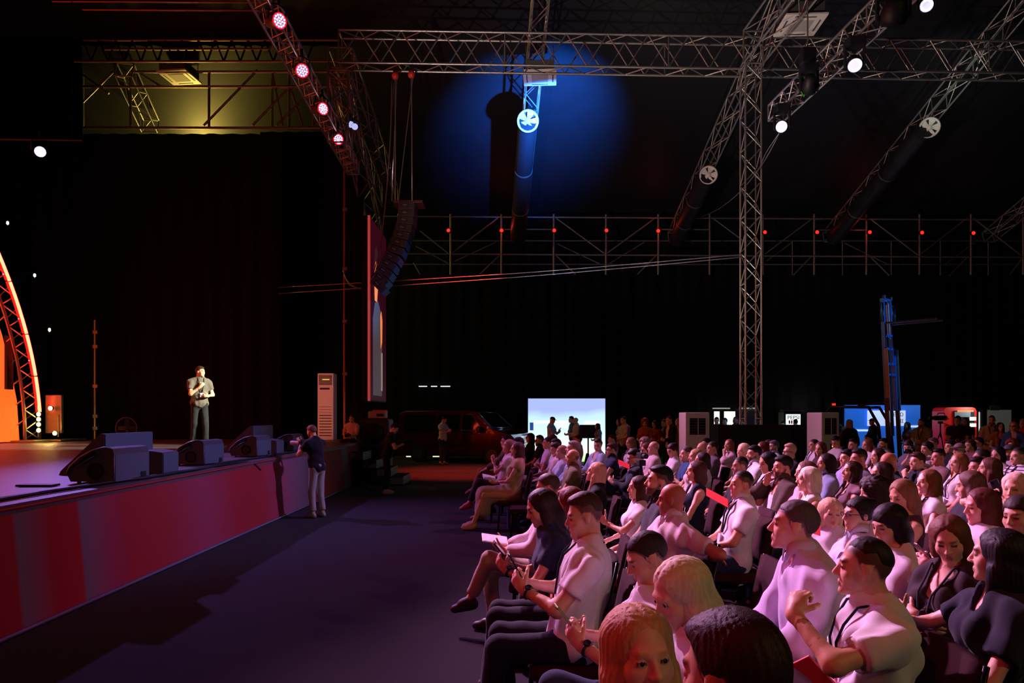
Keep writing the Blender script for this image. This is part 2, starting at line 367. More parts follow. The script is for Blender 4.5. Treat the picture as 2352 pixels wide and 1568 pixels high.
# stage lamps -------------------------------------------------------
LENSW = emit_m('lens_white', 'eef0ff', 4); LENSV = emit_m('lens_violet', 'b9aaff', 6); RIMR = emit_m('rim_red', 'ff1028', 2.5); LEDDOT = M('lens_dark', '40304a', .3)
def par(loc, aim, label, r=.16, rim=None, lens=None, group=None, yoke_up=.35):
    o = thing('stage_lamp', label, 'stage lamp', loc, 0, group)
    q = (Vector(aim) - Vector(loc)).to_track_quat('Z', 'Y').to_matrix()
    MB().lathe([(0, -.30), (r * .75, -.30), (r * .85, -.1), (r * 1.02, 0), (r * 1.02, .03), (r * .95, .03)], n=18, rot=q).build('housing', BLACKMETAL if rim is None else M('silver_can', '9a98a0', .35, .8), o)
    if rim: MB().lathe([(r * .99, .028), (r * .99, .04), (r * .86, .04), (r * .86, .028)], n=22, rot=q).build('lit_rim', rim, o)
    l = MB().lathe([(r * .87, .033), (0, .036)], n=20, rot=q).build('lens', M('lens_plate', '8a5a90', .3, emis=('b050a0', .5)) if rim else M('lens_plate_white', 'cccccc', .3, emis=('cfd0ff', 1.0)), o)
    for k in range(19):
        rr, a = (0, 0) if k == 0 else ((.36, k * math.pi / 3) if k < 7 else (.70, k * math.pi / 6))
        MB().lathe([(r * .13, 0), (r * .10, .012), (0, .014)], c=q @ Vector((rr * r * math.cos(a), rr * r * math.sin(a), .036)), n=6, rot=q).build('led', lens or LENSW, l)
    s_ = q @ Vector((1, 0, 0)); s_.z = 0; s_.normalize()
    top = Vector((0, 0, yoke_up))
    MB().tube([s_ * r * 1.15 + q @ Vector((0, 0, -.12)), s_ * r * 1.2 + top * .7, top * .85, -s_ * r * 1.2 + top * .7, -s_ * r * 1.15 + q @ Vector((0, 0, -.12))], .018, 6).build('yoke', BLACKMETAL, o)
    MB().cyl(top * .85, top * 1.25, .03, n=8).build('clamp', BLACKMETAL, o)
    return o
for i, (x, y, d) in enumerate(PARS):
    p = at(x, y, d)
    aims = [(6.0, 4, 5.0), (4.5, 2, 1.0), (7.5, 6, 5.5), (6.5, 3, 3.6)][i]
    par(p, aims, ['topmost red-rimmed lamp on the truss over the stage edge', 'second red-rimmed lamp from the top of the stage edge truss',
                  'third red-rimmed lamp from the top of the stage edge truss', 'lowest red-rimmed lamp, beside the head of the stage scaffold'][i], .135, RIMR, LENSW, 'red-rimmed lamps')
par(at(92, 348, 15.9), (2.5, 0, -.5), 'white lit round lamp high over the stage by the arch', .13, None, LENSV)
lp_ = thing('lighting_pipe', 'dark suspended pipe holding the white lamp above the arch', 'pipe', (0, 0, 0)); a_, b_ = at(-60, 318, 15.9), at(190, 322, 15.9)
rod('pipe', a_, b_, .025, BLACKMETAL, lp_)
for k in (.2, .9): rod('hanging_wire', a_ + (b_ - a_) * k, a_ + (b_ - a_) * k + Vector((0, 0, 6.4)), .006, BLACKMETAL, lp_)
# moving heads of the lamp truss
def moving_head(loc, aim, label, on=True, r=.12):
    o = thing('moving_head', label, 'stage lamp', loc, 0, 'moving heads on the audience truss')
    q = (Vector(aim) - Vector(loc)).to_track_quat('Z', 'Y').to_matrix()
    MB().lathe([(0, -.30), (r * .8, -.28), (r * 1.15, -.05), (r * 1.15, .05), (r * 1.0, .06)], n=18, rot=q).build('head', BLACKPLASTIC, o)
    ln = MB().lathe([(r * 1.0, .055), (0, .06)], n=18, rot=q).build('lens', emit_m('mh_lens', 'c8c8f0', 1.2) if on else LEDDOT, o)
    if on:
        for k in range(12):
            a = k * math.pi / 6
            MB().lathe([(r * .12, 0), (0, .012)], c=q @ Vector((.72 * r * math.cos(a), .72 * r * math.sin(a), .058)), n=6, rot=q).build('led', LENSW, ln)
    MB().box((0, 0, .38), (.30, .28, .16), bev=.02).build('base', BLACKPLASTIC, o)
    s_ = q @ Vector((1, 0, 0)); s_.z = 0; s_.normalize(); an = math.atan2(s_.y, s_.x)
    for sg in (-1, 1): MB().box(s_ * sg * r * 1.3 + Vector((0, 0, .14)), (.04, .12, .36), Matrix.Rotation(an, 3, 'Z'), bev=.01).build('yoke_arm', BLACKPLASTIC, o)
    return o
moving_head(at(1796, 291, 15.6), (-3, 0, 2.0), 'lit moving head under the far end of the chain-hung truss')
moving_head(at(1963, 148, 12.9), (3.2, 4.0, 0), 'lit moving head pointing down midway along the chain-hung truss')
moving_head(at(1858, 205, 14.0), (9, 26, 1), 'unlit moving head between the two lit ones on chain-hung truss', False)
moving_head(at(2052, 40, 10.9), (9, 22, 0), 'unlit moving head near the top of the chain-hung truss', False, .17)
moving_head(at(2128, 12, 13.0), (1, 0, 1.0), 'small lit lamp at the very top by the picture edge', True, .11)
# chain hoist of the lamp truss with green sling
o = thing('chain_hoist', 'black chain hoist holding the audience lamp truss', 'hoist', at(1855, 130, 14.2))
MB().box((0, 0, 0), (.28, .2, .3), bev=.03).build('motor', BLACKPLASTIC, o); rod('chain', (0, 0, .1), (0, 0, 2.6), .014, STEEL, o); rod('chain', (0, 0, -.1), (0, 0, -.55), .014, STEEL, o)
tag(MB().tube([at(1843, 178, 14.1), at(1838, 205, 14.05), at(1846, 222, 14.0), at(1851, 200, 14.05), at(1843, 178, 14.1)], .022, 6).build('round_sling', M('green_sling', '2fae2a', .7)), 'bright green lifting sling looped on the chain-hung truss', 'sling')
# small blue lamps, red hoists and their cables, line array
for x, y, lb in ((806, 286, 'small bluish round lamp at the stage scaffold head, upper one'), (815, 291, 'small bluish round lamp at the stage scaffold head, lower one')):
    par(at(x, y, 18.4), (0, 0, 3), lb, .09, None, emit_m('lens_blue', '6f7fd0', 1.0), 'small blue lamps', .2)
AX = 18.0
for x, y, lb in ((908, 174, 'red chain hoist above the line array, on the stage side'), (945, 171, 'red chain hoist above the line array, nearer the audience')):
    o = thing('chain_hoist', lb, 'hoist', at(x, y, AX), 0, 'red hoists of the line array')
    MB().lathe([(0, -.09), (.06, -.08), (.09, 0), (.06, .08), (0, .09)], n=12).build('hook_block', M('hoist_red', 'd02818', .5), o)
    MB().box((0, 0, .14), (.1, .1, .14), bev=.02).build('motor', BLACKPLASTIC, o)
    rod('chain', (0, 0, -.05), at(x + (2 if x > 920 else 0), 462, AX) - at(x, y, AX), .016, STEEL, o)
    rod('chain', (.04, 0, -.05), at(x - (30 if x > 920 else 8), 462, AX) - at(x, y, AX), .012, STEEL, o)
la = thing('line_array', 'curved hanging line array of black loudspeakers over the stage edge', 'loudspeaker', (0, 0, 0))
cl = [(931, 470, 2), (930, 487, 4), (928, 504, 7), (924, 521, 10), (919, 538, 13), (913, 555, 17), (906, 572, 21), (897, 589, 26), (888, 605, 31), (880, 621, 36), (872, 637, 41), (866, 653, 46)]
GB = M('array_grille', '2b3a52', .45, .3, .5, .2, 300)
for i, (x, y, a) in enumerate(cl):
    c = at(x, y, AX) + Vector((.02, .33, 0)); rt = Matrix.Rotation(R(a), 3, 'Y')
    e = MB().box(c, (.40, .62, .185), rt, bev=.012).build('speaker_cabinet', M('array_paint', '2c2024', .55, 0, .5, .2, 90, .3, 200), la)
    MB().box(c + rt @ Vector((.205, 0, 0)), (.012, .60, .172), rt).build('front_grille', GB, e)
    for sx in (-.10, .03):
        MB().box(c + rt @ Vector((sx, -.313, 0)), (.03, .012, .10), rt).build('rigging_slot', BLACKPLASTIC, e)
    MB().box(c + rt @ Vector((-.035, -.314, 0)), (.11, .012, .02), rt).build('rigging_bar', STEEL, e)
    MB().cyl(c + rt @ Vector((.18, -.31, .07)), c + rt @ Vector((.18, -.325, .07)), .012, n=6).build('pin', STEEL, e)
MB().box(at(936, 461, AX) + Vector((0, .33, 0)), (.75, .6, .06), bev=.01).build('fly_bar', M('fly_bar', '6a3038', .4, .6), la)
def cable(name, pts, r, label, mat=RUBBER, cat='cable', sub=6):
    # smooth curve through points
    P_ = [Vector(p) for p in pts]; out = []
    for i in range(len(P_) - 1):
        p0, p1, p2, p3 = P_[max(i - 1, 0)], P_[i], P_[i + 1], P_[min(i + 2, len(P_) - 1)]
        for k in range(sub):
            t = k / sub
            out.append(.5 * ((2 * p1) + (p2 - p0) * t + (2 * p0 - 5 * p1 + 4 * p2 - p3) * t * t + (3 * p1 - p0 - 3 * p2 + p3) * t ** 3))
    out.append(P_[-1])
    return tag(MB().tube(out, r, 6).build(name, mat), label, cat)
CBL = M('dim_cable', '5a4a4c', .6)
cable('speaker_cable', [at(900, 185, 18.1), at(896, 330, 18.1), at(880, 520, 18.1), at(862, 625, 18.1), at(835, 662, 18.6), at(803, 650, 19.4), at(788, 622, 20)], .016, 'thick cable bundle looping beneath the line array', CBL)
cable('speaker_cable', [at(905, 185, 18.2), at(890, 420, 18.2), at(868, 590, 18.2), at(840, 655, 18.8), at(806, 656, 19.4), at(790, 632, 20)], .014, 'thinner cable running down beside the line array', CBL)
SILV = M('steel_cable', 'a7a3b4', .35, .7)
cable('guy_wire', [at(640, 660, 21.6), at(1180, 628, 19.6), at(1706, 584, 18.2)], .011, 'upper long wire stretched from the stage curtain to truss tower', SILV)
cable('guy_wire', [at(640, 674, 21.6), at(1180, 637, 19.6), at(1706, 590, 18.2)], .011, 'lower long wire stretched from the stage curtain to truss tower', SILV)
cable('lamp_cable', [at(1793, 300, 15.6), at(1752, 375, 17.4), at(1700, 440, 21), at(1650, 480, 25), at(1610, 498, 28)], .012, 'thin cable sagging from the lit moving head to the scaffold', SILV)
cable('lamp_cable', [at(1792, 302, 15.6), at(1760, 350, 16.5), at(1745, 385, 17.6)], .009, 'short thin cable from lit moving head to truss tower', SILV)
# scaffold gallery above the back wall, with red lamps
sc = thing('scaffold_gallery', 'long scaffold gallery of steel tubes along the top of back wall', 'scaffold', (0, 0, 0))
SD = 28.6; xs = [915, 1035, 1152, 1272, 1392, 1512, 1630, 1752, 1870, 1990, 2112, 2230, 2350]
for x in xs: rod('post', at(x, 492, SD), at(x, 631, SD), .045, STEEL, sc)
for y in (497, 583): rod('ledger', at(880, y, SD), at(2420, y + 8, SD), .035, STEEL, sc)
for y in (553, 607): rod('ledger', at(900, y, 30.4), at(2420, y, 30.4), .028, STEEL, sc)
dg = [(965, 530, 1030, 582), (1040, 580, 1148, 497), (1275, 499, 1388, 582), (1395, 581, 1508, 498), (1102, 630, 1150, 584), (1275, 584, 1322, 630), (1464, 630, 1510, 584), (1636, 500, 1712, 556),
      (1757, 583, 1868, 500), (1996, 500, 2108, 585), (2114, 584, 2222, 500), (1822, 632, 1866, 586), (1996, 586, 2042, 632), (2180, 633, 2224, 588), (2235, 500, 2345, 586), (2320, 630, 2350, 590),
      (950, 603, 965, 630), (1157, 527, 1270, 527), (1515, 527, 1628, 527), (1875, 528, 1988, 528)]
for x0, y0, x1, y1 in dg: rod('brace', at(x0, y0, SD + .05), at(x1, y1, SD + .05), .03, STEEL, sc)
for x0, y0, x1, y1 in [(955, 565, 1030, 605), (1045, 600, 1140, 556), (1280, 560, 1380, 607), (1400, 605, 1480, 556), (1760, 600, 1820, 556), (1940, 558, 2040, 607), (2170, 607, 2240, 556), (1935, 553, 1935, 632), (1820, 553, 1820, 632), (2047, 553, 2047, 632), (2160, 553, 2160, 632), (2270, 553, 2270, 632)]:
    rod('back_brace', at(x0, y0, 30.4), at(x1, y1, 30.4), .026, STEEL, sc)
REDL = emit_m('red_lamp_glow', 'ff1208', 7)
for i, (x, y) in enumerate([(1030, 529), (1152, 529), (1273, 529), (1393, 529), (1512, 530), (1757, 533), (1877, 533), (1998, 533), (2118, 534), (2236, 535)]):
    words = ['nearest the line array', 'second from the line array', 'third from the line array', 'fourth from the line array', 'last before the truss tower', 'touching the truss tower', 'second beyond the truss tower', 'third beyond the truss tower', 'fourth beyond the truss tower', 'fifth beyond the truss tower']
    o = thing('red_lamp', 'small glowing red lamp on the scaffold gallery, ' + words[i], 'lamp', at(x, y, SD - .11), 0, 'red lamps on the gallery')
    MB().box((0, .04, .0), (.2, .08, .14), bev=.01).build('housing', BLACKMETAL, o)
    MB().lathe([(.07, -.0), (.055, .03), (0, .045)], n=10, rot=Matrix.Rotation(R(90), 3, 'X')).build('glowing_lens', REDL, o)
    if i % 3 == 1: lamp('red_glow', at(x, y, SD - .4), (1, .05, .03), 4, .05)
# scaffold above the stage curtain
s2 = thing('stage_scaffold', 'steel scaffold frame above the stage curtain in dim yellow light', 'scaffold', (0, 0, 0))
for y0, x0, x1 in ((293, 150, 770), (199, 190, 800), (165, 300, 800)): rod('ledger', at(x0, y0, 22.2), at(x1, y0 + (1 if y0 > 200 else 0), 22.2), .04, STEEL, s2)
for y0, x0, x1 in ((141, 170, 790), (113, 240, 620), (92, 190, 780)): rod('ledger', at(x0, y0, 20.9), at(x1, y0, 20.9), .035, STEEL, s2)
for x in (190, 300, 480, 625, 664, 720): rod('post', at(x, 168, 22.3), at(x, 293, 22.3), .04, STEEL, s2)
for x0, y0, x1, y1 in ((468, 288, 592, 160), (580, 288, 660, 205), (635, 288, 712, 212), (668, 205, 695, 288), (625, 165, 650, 288), (725, 288, 745, 268), (190, 235, 260, 165), (190, 172, 250, 215), (318, 165, 372, 200)):
    rod('brace', at(x0, max(y0, 166), 22.25), at(x1, y1, 22.25), .036, STEEL, s2)
for i in range(14):
    x = 190 + i * 38; rod('brace', at(x, 92, 20.9), at(x + 20, 141, 20.9), .028, BLACKMETAL, s2); rod('brace', at(x + 20, 141, 20.9), at(x + 38, 92, 20.9), .028, BLACKMETAL, s2)
for y0, x0, x1, lb in ((3, 120, 600, 'topmost thin reddish pipe crossing above the stage'), (22, 190, 620, 'second thin reddish pipe crossing above the stage')):
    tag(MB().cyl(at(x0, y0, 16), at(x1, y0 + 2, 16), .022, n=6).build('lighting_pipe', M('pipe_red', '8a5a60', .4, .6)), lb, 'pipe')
# tall thin masts
def mast(label, x, y0, zb, d, mat, clips):
    p = at(x, y0, d); o = thing('mast', label, 'mast', (p.x, p.y, zb)); z = p.z - zb
    rod('pole', (0, 0, 0), (0, 0, z), .035, mat, o)
    for t in clips: MB().box((.02, 0, z * t), (.14, .08, .1), bev=.01).build('coupler', STEEL, o)
    return o
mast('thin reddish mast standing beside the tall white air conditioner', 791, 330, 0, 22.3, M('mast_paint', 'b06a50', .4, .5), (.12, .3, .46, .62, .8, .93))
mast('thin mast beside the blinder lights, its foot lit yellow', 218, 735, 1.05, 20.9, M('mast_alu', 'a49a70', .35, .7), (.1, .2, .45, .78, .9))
tag(MB().cyl(at(142, 150, 21.7), at(132, 570, 21.7), .012, n=5).build('hanging_cable', RUBBER), 'thin dark cable hanging in front of the stage curtain', 'cable')
# the curved arch with neon tube
arch = thing('arch_truss', 'curved truss arch framing the orange video wall with red neon tube', 'arch', (0, 0, 0))
AXX = -13.0
def apt(off, t):  # t: 0 foot .. 1; in the plane x = AXX, leaning towards the camera
    z = 1.12 + 7.5 * t; y = 19.48 - 4.1 * t ** 2.0
    return Vector((AXX, y + off, z))
NS = 14
for off, dx, nm in ((-.30, 0, 'inner_chord'), (.30, 0, 'outer_chord'), (-.30, -.4, 'rear_chord'), (.30, -.4, 'rear_chord')):
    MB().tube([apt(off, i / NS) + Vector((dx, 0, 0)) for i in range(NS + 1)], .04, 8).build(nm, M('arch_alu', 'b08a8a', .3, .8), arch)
for i in range(NS * 2):
    s0 = -.3 if i % 2 else .3
    rod('brace', apt(s0, i / (2 * NS)), apt(-s0, (i + 1) / (2 * NS)), .018, ALU, arch)
    rod('brace', apt(s0, i / (2 * NS)) + Vector((-.4, 0, 0)), apt(s0, (i + 1) / (2 * NS)), .018, ALU, arch)
NEON = emit_m('neon_halo_red', 'ff0c06', 4)
NEONC = emit_m('neon_core', 'ff6a4a', 6)
for a_, b_ in ((.10, .225), (.23, .37), (.375, .54), (.545, .75), (.76, 1.0)):
    n_ = MB().tube([apt(.05, a_ + (b_ - a_) * k / 4) + Vector((.19, 0, 0)) for k in range(5)], .038, 8).build('neon_tube', NEONC, arch)
    for oy in (-.075, .075): MB().tube([apt(.05 + oy, a_ + (b_ - a_) * k / 4) + Vector((.16, 0, 0)) for k in range(5)], .028, 6).build('neon_halo', NEON, n_)  # glowing side rails imitate the red halo around the tube
for t in (.28, .42, .56): MB().lathe([(.02, 0), (0, .02)], c=apt(-.12, t) + Vector((.2, 0, 0)), n=8).build('indicator', emit_m('violet_dot', 'b080ff', 6), arch)
MB().box((AXX - .1, 19.55, 1.08), (1.1, 1.3, .06), bev=.01).build('base_plate', STEEL, arch)
MB().box((AXX + .5, 20.1, 1.09), (.5, 1.2, .05), bev=.01).build('base_plate', STEEL, arch)
# blinders by the arch
bl = thing('blinder_rack', 'cluster of warm yellow blinder lamps beside the arch foot', 'stage lamp', at(106, 1003, 19.6))
YEL = emit_m('blinder_yellow', 'ffcf5a', 22)
for dx, dz in [(-.22, .78), (-.2, .62), (-.2, .48), (-.2, .34), (-.2, .18), (.12, .78), (.24, .10)]:
    MB().lathe([(0, -.08), (.06, -.06), (.075, 0)], c=(dx, 0, dz), n=10, rot=Matrix.Rotation(R(90), 3, 'X')).build('can', BLACKMETAL, bl)
    MB().lathe([(.06, 0), (0, .02)], c=(dx, -.01, dz), n=10, rot=Matrix.Rotation(R(90), 3, 'X')).build('bulb', YEL, bl)
MB().box((.1, .2, .62), (.45, .1, 1.05), bev=.02).build('cover_sheet', M('silver_sheet', '8d8574', .3, .5, .5, .3, 6, .8, 12), bl)
rod('stand', (-.25, .05, 0), (-.25, .05, 1.25), .02, STEEL, bl); rod('stand', (.3, .05, 0), (.3, .05, .6), .02, STEEL, bl)
lamp('blinder_glow', at(112, 980, 18.9), (1, .7, .2), 16, .1)
# little arm lamps sticking out behind the arch
for i, (x, y) in enumerate([(18, 512), (80, 632), (114, 757)]):
    o = thing('arm_lamp', ['uppermost small arm lamp sticking out behind the arch', 'middle small arm lamp sticking out behind the arch', 'lowest small arm lamp sticking out behind the arch'][i], 'lamp', at(x, y, 20.2), 0, 'arm lamps behind the arch')
    MB().tube([(-.5, 0, .0), (-.3, 0, .08), (0, 0, .06)], .015, 6).build('arm', BLACKMETAL, o)
    MB().lathe([(.035, -.08), (.05, 0), (.02, .06)], n=10).build('shade', BLACKMETAL, o); MB().lathe([(.0, -.07), (.035, -.03), (.03, .03), (0, .05)], c=(.015, -.03, 0), n=10).build('bulb', emit_m('arm_bulb', 'd8e8d0', 2.5), o)
# ------------------------------------------------------------------ on the stage
def wedge(loc, rz, label, sc=1.0):
    """floor monitor: origin at its near back bottom corner; front slopes down to -x, side panel faces -y"""
    o = thing('stage_monitor', label, 'loudspeaker', loc, rz, 'floor monitors along the stage edge')
    prof = [(-.46, .02), (-.50, .10), (-.47, .17), (-.36, .27), (-.22, .345), (-.10, .375), (-.02, .36), (0, .30), (0, .02)]
    prof = [(x * sc, z * sc) for x, z in prof]; L_ = .66 * sc
    MB().prism(prof, 'y', 0, L_).build('cabinet', BOXPAINT, o)
    MB().box((.004 * sc, L_ / 2, .16 * sc), (.012, L_ * .97, .28 * sc)).build('back_panel', GRILLE, o)
    MB().box((.004 * sc, L_ * .80, .055 * sc), (.03, .10 * sc, .07 * sc), bev=.005).build('socket_plate', BLACKPLASTIC, o)
    for i in range(5):
        a, b = prof[i + 1], prof[i + 2] if i < 4 else prof[6]
    MB().tube([(x * 1.0, -.006, z) for x, z in prof[1:7]], .008 * sc, 5).build('edge_bead', M('bead_grey', '6a6a78', .4), o)
    MB().tube([(0.0, .0, .30 * sc), (0, 0, .03 * sc)], .008 * sc, 5).build('edge_bead', M('bead_grey', '6a6a78', .4), o)
    h = MB().tube([(-.40 * sc, -.004, .20 * sc), (-.30 * sc, -.004, .272 * sc), (-.20 * sc, -.004, .315 * sc)], .022 * sc, 6).build('handle_slot', M('deep_black', '030304', .9), o)
    MB().tube([(-.40 * sc, -.012, .172 * sc), (-.21 * sc, -.012, .283 * sc)], .006 * sc, 5).build('handle_lip', M('bead_grey', '6a6a78', .4), h)
    rt = Matrix.Rotation(R(90), 3, 'X')
    c = MB().lathe([(.085 * sc, 0), (.085 * sc, .008), (.066 * sc, .010), (.062 * sc, .0)], c=(-.20 * sc, 0, .13 * sc), n=20, rot=rt).build('cup_ring', M('deep_black', '08080a', .7), o)
    MB().lathe([(.066 * sc, .004), (.04 * sc, .002), (.0, .006)], c=(-.20 * sc, 0, .13 * sc), n=16, rot=rt).build('cup', M('cup_dark', '0c0a10', .6), c)
    for y in (.05, L_ - .05):
        for x in (-.4, -.05): MB().cyl((x * sc, y, 0), (x * sc, y, .022), .02, n=8).build('foot', RUBBER, o)
    return o
Z = 1.052
wedge((-4.22, 7.62, Z), R(-2), 'largest floor monitor, near the front corner of the stage edge', 1.03)
wedge((-4.44, 10.35, Z), R(-2), 'floor monitor in front of the speaker standing on stage', .98)
wedge((-4.42, 12.45, Z), R(-2), 'floor monitor beside the blue-backed prompter wedge', .98)
wedge((-4.40, 14.45, Z), R(-2), 'farthest floor monitor, by the photographer in black tee', .92)
def small_box(loc, rz, label, s):
    o = thing('fill_speaker', label, 'loudspeaker', loc, rz, 'small front fill speakers')
    MB().prism([(-.34 * s, 0), (-.30 * s, .26 * s), (-.22 * s, .30 * s), (0, .27 * s), (0, 0)], 'y', 0, .48 * s).build('cabinet', BOXPAINT, o)
    MB().box((.006, .24 * s, .135 * s), (.014, .46 * s, .25 * s), bev=.004).build('front_grille', GRILLE, o)
    MB().tube([(-.34 * s, -.004, .02), (-.30 * s, -.004, .26 * s), (-.22 * s, -.004, .30 * s), (0, -.004, .27 * s)], .005, 5).build('edge_bead', M('bead_grey', '6a6a78', .4), o)
    return o
small_box((-4.26, 8.75, Z), R(4), 'small dark front fill speaker between the two nearest monitors', 1.0)
small_box((-4.42, 13.45, Z), R(0), 'small blue-lit front fill speaker at the middle of stage edge', .92)
def prompter(x0, x1, y0, y1, h, label):
    o = thing('prompter', label, 'prompter screen', (0, 0, 0), 0, 'prompter wedges')
    MB().prism([(x0, Z), (x0 + .02, Z + .05), (x1 - .05, Z + h), (x1, Z + h), (x1, Z)], 'y', y0, y1).build('housing', BOXPAINT, o)
    MB().box((x1 + .006, (y0 + y1) / 2, Z + h / 2), (.014, (y1 - y0) * .985, h * .97)).build('back_panel', GRILLE, o)
    n = Vector((-(h - .05), 0, x1 - .05 - x0)).normalized(); t = Vector((x1 - .05 - x0, 0, h - .05)); c = Vector((x0 + .02, (y0 + y1) / 2, Z + .05)) + t * .5 + n * .006
    an = -math.atan2(t.z, t.x)
    MB().box(c, (t.length * .92, (y1 - y0) * .92, .012), Matrix.Rotation(an, 3, 'Y')).build('display', M('dark_display', '0a0a12', .15), o)
    return o
prompter(-5.50, -4.95, 8.72, 9.88, .50, 'big grey prompter wedge behind the largest floor monitor')
prompter(-5.62, -5.02, 13.9, 15.05, .52, 'blue-backed prompter wedge behind the middle floor monitor')
cable('stage_cable', [(-4.3, 5.2, 1.07), (-4.28, 7.4, 1.07), (-4.16, 8.3, 1.07), (-4.18, 9.6, 1.07), (-4.3, 10.9, 1.07), (-4.22, 12.2, 1.07), (-4.25, 14.2, 1.07), (-4.3, 16, 1.07)], .018, 'black cable lying along the stage edge past the monitors')
cable('stage_cable', [(-4.5, 3.0, 1.07), (-4.36, 5.6, 1.075), (-4.24, 7.5, 1.075), (-4.13, 9.3, 1.07), (-4.13, 11.2, 1.05), (-4.02, 11.5, .9)], .014, 'thin black cable drooping over the stage edge')
tag(MB().box((-4.85, 7.35, 1.065), (.36, .16, .022), bev=.006).build('cable_cover', RUBBER), 'short black rubber cover under the nearest monitor', 'cable cover')
# floor-standing stage fan
fo = thing('stage_fan', 'dark round drum fan standing far back on stage', 'fan', at(292, 1012, 20.6))
rt = Matrix.Rotation(R(90), 3, 'X')
MB().lathe([(.30, -.06), (.315, -.06), (.315, .06), (.30, .06), (.30, -.06)], c=(0, 0, .36), n=24, rot=rt).build('drum', M('fan_rim', '5a3a44', .5), fo)
for k in range(6): MB().lathe([(.04 + .045 * k, .06), (.048 + .045 * k, .066)], c=(0, 0, .36), n=20, rot=rt).build('guard_ring', M('fan_guard', '3a2a34', .5, .5), fo)
MB().lathe([(0, .03), (.05, .02), (.05, -.04), (0, -.05)], c=(0, 0, .36), n=12, rot=rt).build('motor', BLACKPLASTIC, fo)
for k in range(4): MB().box(Vector((0, 0, .36)) + Matrix.Rotation(k * R(90), 3, 'Y') @ Vector((.15, 0, 0)), (.2, .02, .12), Matrix.Rotation(k * R(90), 3, 'Y') @ Matrix.Rotation(.4, 3, 'X')).build('blade', BLACKPLASTIC, fo)
for s_ in (-1, 1): rod('leg', (s_ * .25, 0, .18), (s_ * .3, .0, 0), .02, BLACKMETAL, fo)
# tall white air conditioners
def ac_tower(loc, rz, label, h=1.9, w_=.52, d_=.42, style=0):
    o = thing('standing_air_conditioner', label, 'air conditioner', loc, rz, 'standing air conditioners')
    MB().box((0, 0, h / 2), (w_, d_, h), bev=.025).build('cabinet', WHITEPLASTIC, o)
    y = -d_ / 2
    if style == 0:
        MB().box((0, y - .002, h * .90), (w_ * .82, .02, h * .145)).build('vent_recess', BLACKPLASTIC, o)
        for k in range(7): MB().box((0, y - .012, h * (.84 + .02 * k)), (w_ * .82, .02, .012), Matrix.Rotation(.5, 3, 'X')).build('louvre', WHITEPLASTIC, o)
        MB().box((.02, y - .02, h * .905), (.2, .006, .008)).build('display', emit_m('ac_yellow', 'ffd040', 3), o)
        MB().box((-.02, y - .004, h * .77), (w_ * .62, .015, .05), bev=.006).build('control_panel', BLACKPLASTIC, o)
        for k in range(11):
            MB().box((0, y - .004, h * (.07 + .043 * k)), (w_ * .78, .012, .022 if k < 8 else .006)).build('intake_slot', M('slot_dark', '3a2c2e', .7), o)
    else:
        MB().box((0, y - .002, h * .83), (w_ * .66, .02, h * .2), bev=.01).build('vent_recess', M('deep_black', '060608', .9), o)
        for k in range(6): MB().box((0, y - .014, h * (.745 + .033 * k)), (w_ * .64, .022, .012), Matrix.Rotation(.5, 3, 'X')).build('louvre', M('louvre_grey', '5a5358', .5), o)
        for k in range(1): MB().box((0, y - .02, h * .83), (.014, .02, h * .19)).build('divider', WHITEPLASTIC, o)
        p = MB().box((.03, y - .004, h * .56), (.085, .014, .2), bev=.004).build('control_panel', BLACKPLASTIC, o)
        MB().box((.04, y - .013, h * .585), (.018, .006, .03)).build('digit', emit_m('ac_orange', 'ff9a20', 5), p)
        MB().box((0, y - .002, h * .455), (w_ * .9, .012, .008)).build('seam', M('seam_grey', '6a6468', .6), o)
        MB().box((0, y - .002, h * .22), (w_ * .7, .012, h * .3), bev=.01).build('lower_grille', M('grille_pale', 'b8b2b0', .6, 0, .3, .3, 300), o)
        for sx in (-1, 1): MB().box((sx * w_ * .4, y - .006, h * .62), (.012, .012, h * .62)).build('side_ridge', WHITEPLASTIC, o)
    return o
ac_tower((-5.45, 21.2, 1.05), R(2), 'tall white air conditioner standing on the far stage end', 1.95, .46, .5)
ac_tower(at(1594, 1058, 16.2) * Vector((1, 1, 0)) if False else Vector(((1594 - CX) / F * 16.2, 16.2, 0)), R(8), 'white standing air conditioner in front of the group near bright screen', 1.84, .56, .42, 1)
ac_tower(Vector(((1890 - CX) / F * 16.4, 16.4, 0)), R(22), 'white standing air conditioner next to the forklift cab', 1.84, .52, .45, 1)
# edge-on portrait screen beside the stage
ss = thing('side_screen', 'tall portrait video screen seen edge-on showing a man in grey', 'video screen', (0, 0, 0))
SXX = -3.62
MB().box((SXX - .12, 19.48, 4.5), (.2, 2.36, 4.72)).build('cabinet', BLACKMETAL, ss)
def pic_mat():
    m = bpy.data.materials.new('screen_dark_red'); m.use_nodes = True; b = m.node_tree.nodes['Principled BSDF']
    b.inputs['Base Color'].default_value = (.02, .005, .01, 1); b.inputs['Emission Color'].default_value = lin('6a1030') + (1,); b.inputs['Emission Strength'].default_value = .16
    return m
fx = SXX - .01
MB().box((fx, 19.48, 4.5), (.02, 2.32, 4.66)).build('display', pic_mat(), ss)
def onscreen(name, poly, mat, dx): # poly in (y, z)
    poly = [(18.4 + (y - 18.0) * .62, z) for y, z in poly]
    MB().prism(poly, 'x', fx + .011 + dx, fx + .014 + dx).build(name, mat, ss)
onscreen('picture_shirt', [(18.5, 2.3), (18.45, 4.3), (18.9, 4.75), (19.6, 4.85), (20.3, 4.6), (20.6, 4.2), (20.55, 2.3)], emit_m('pic_grey', '8a7a80', .22), 0)
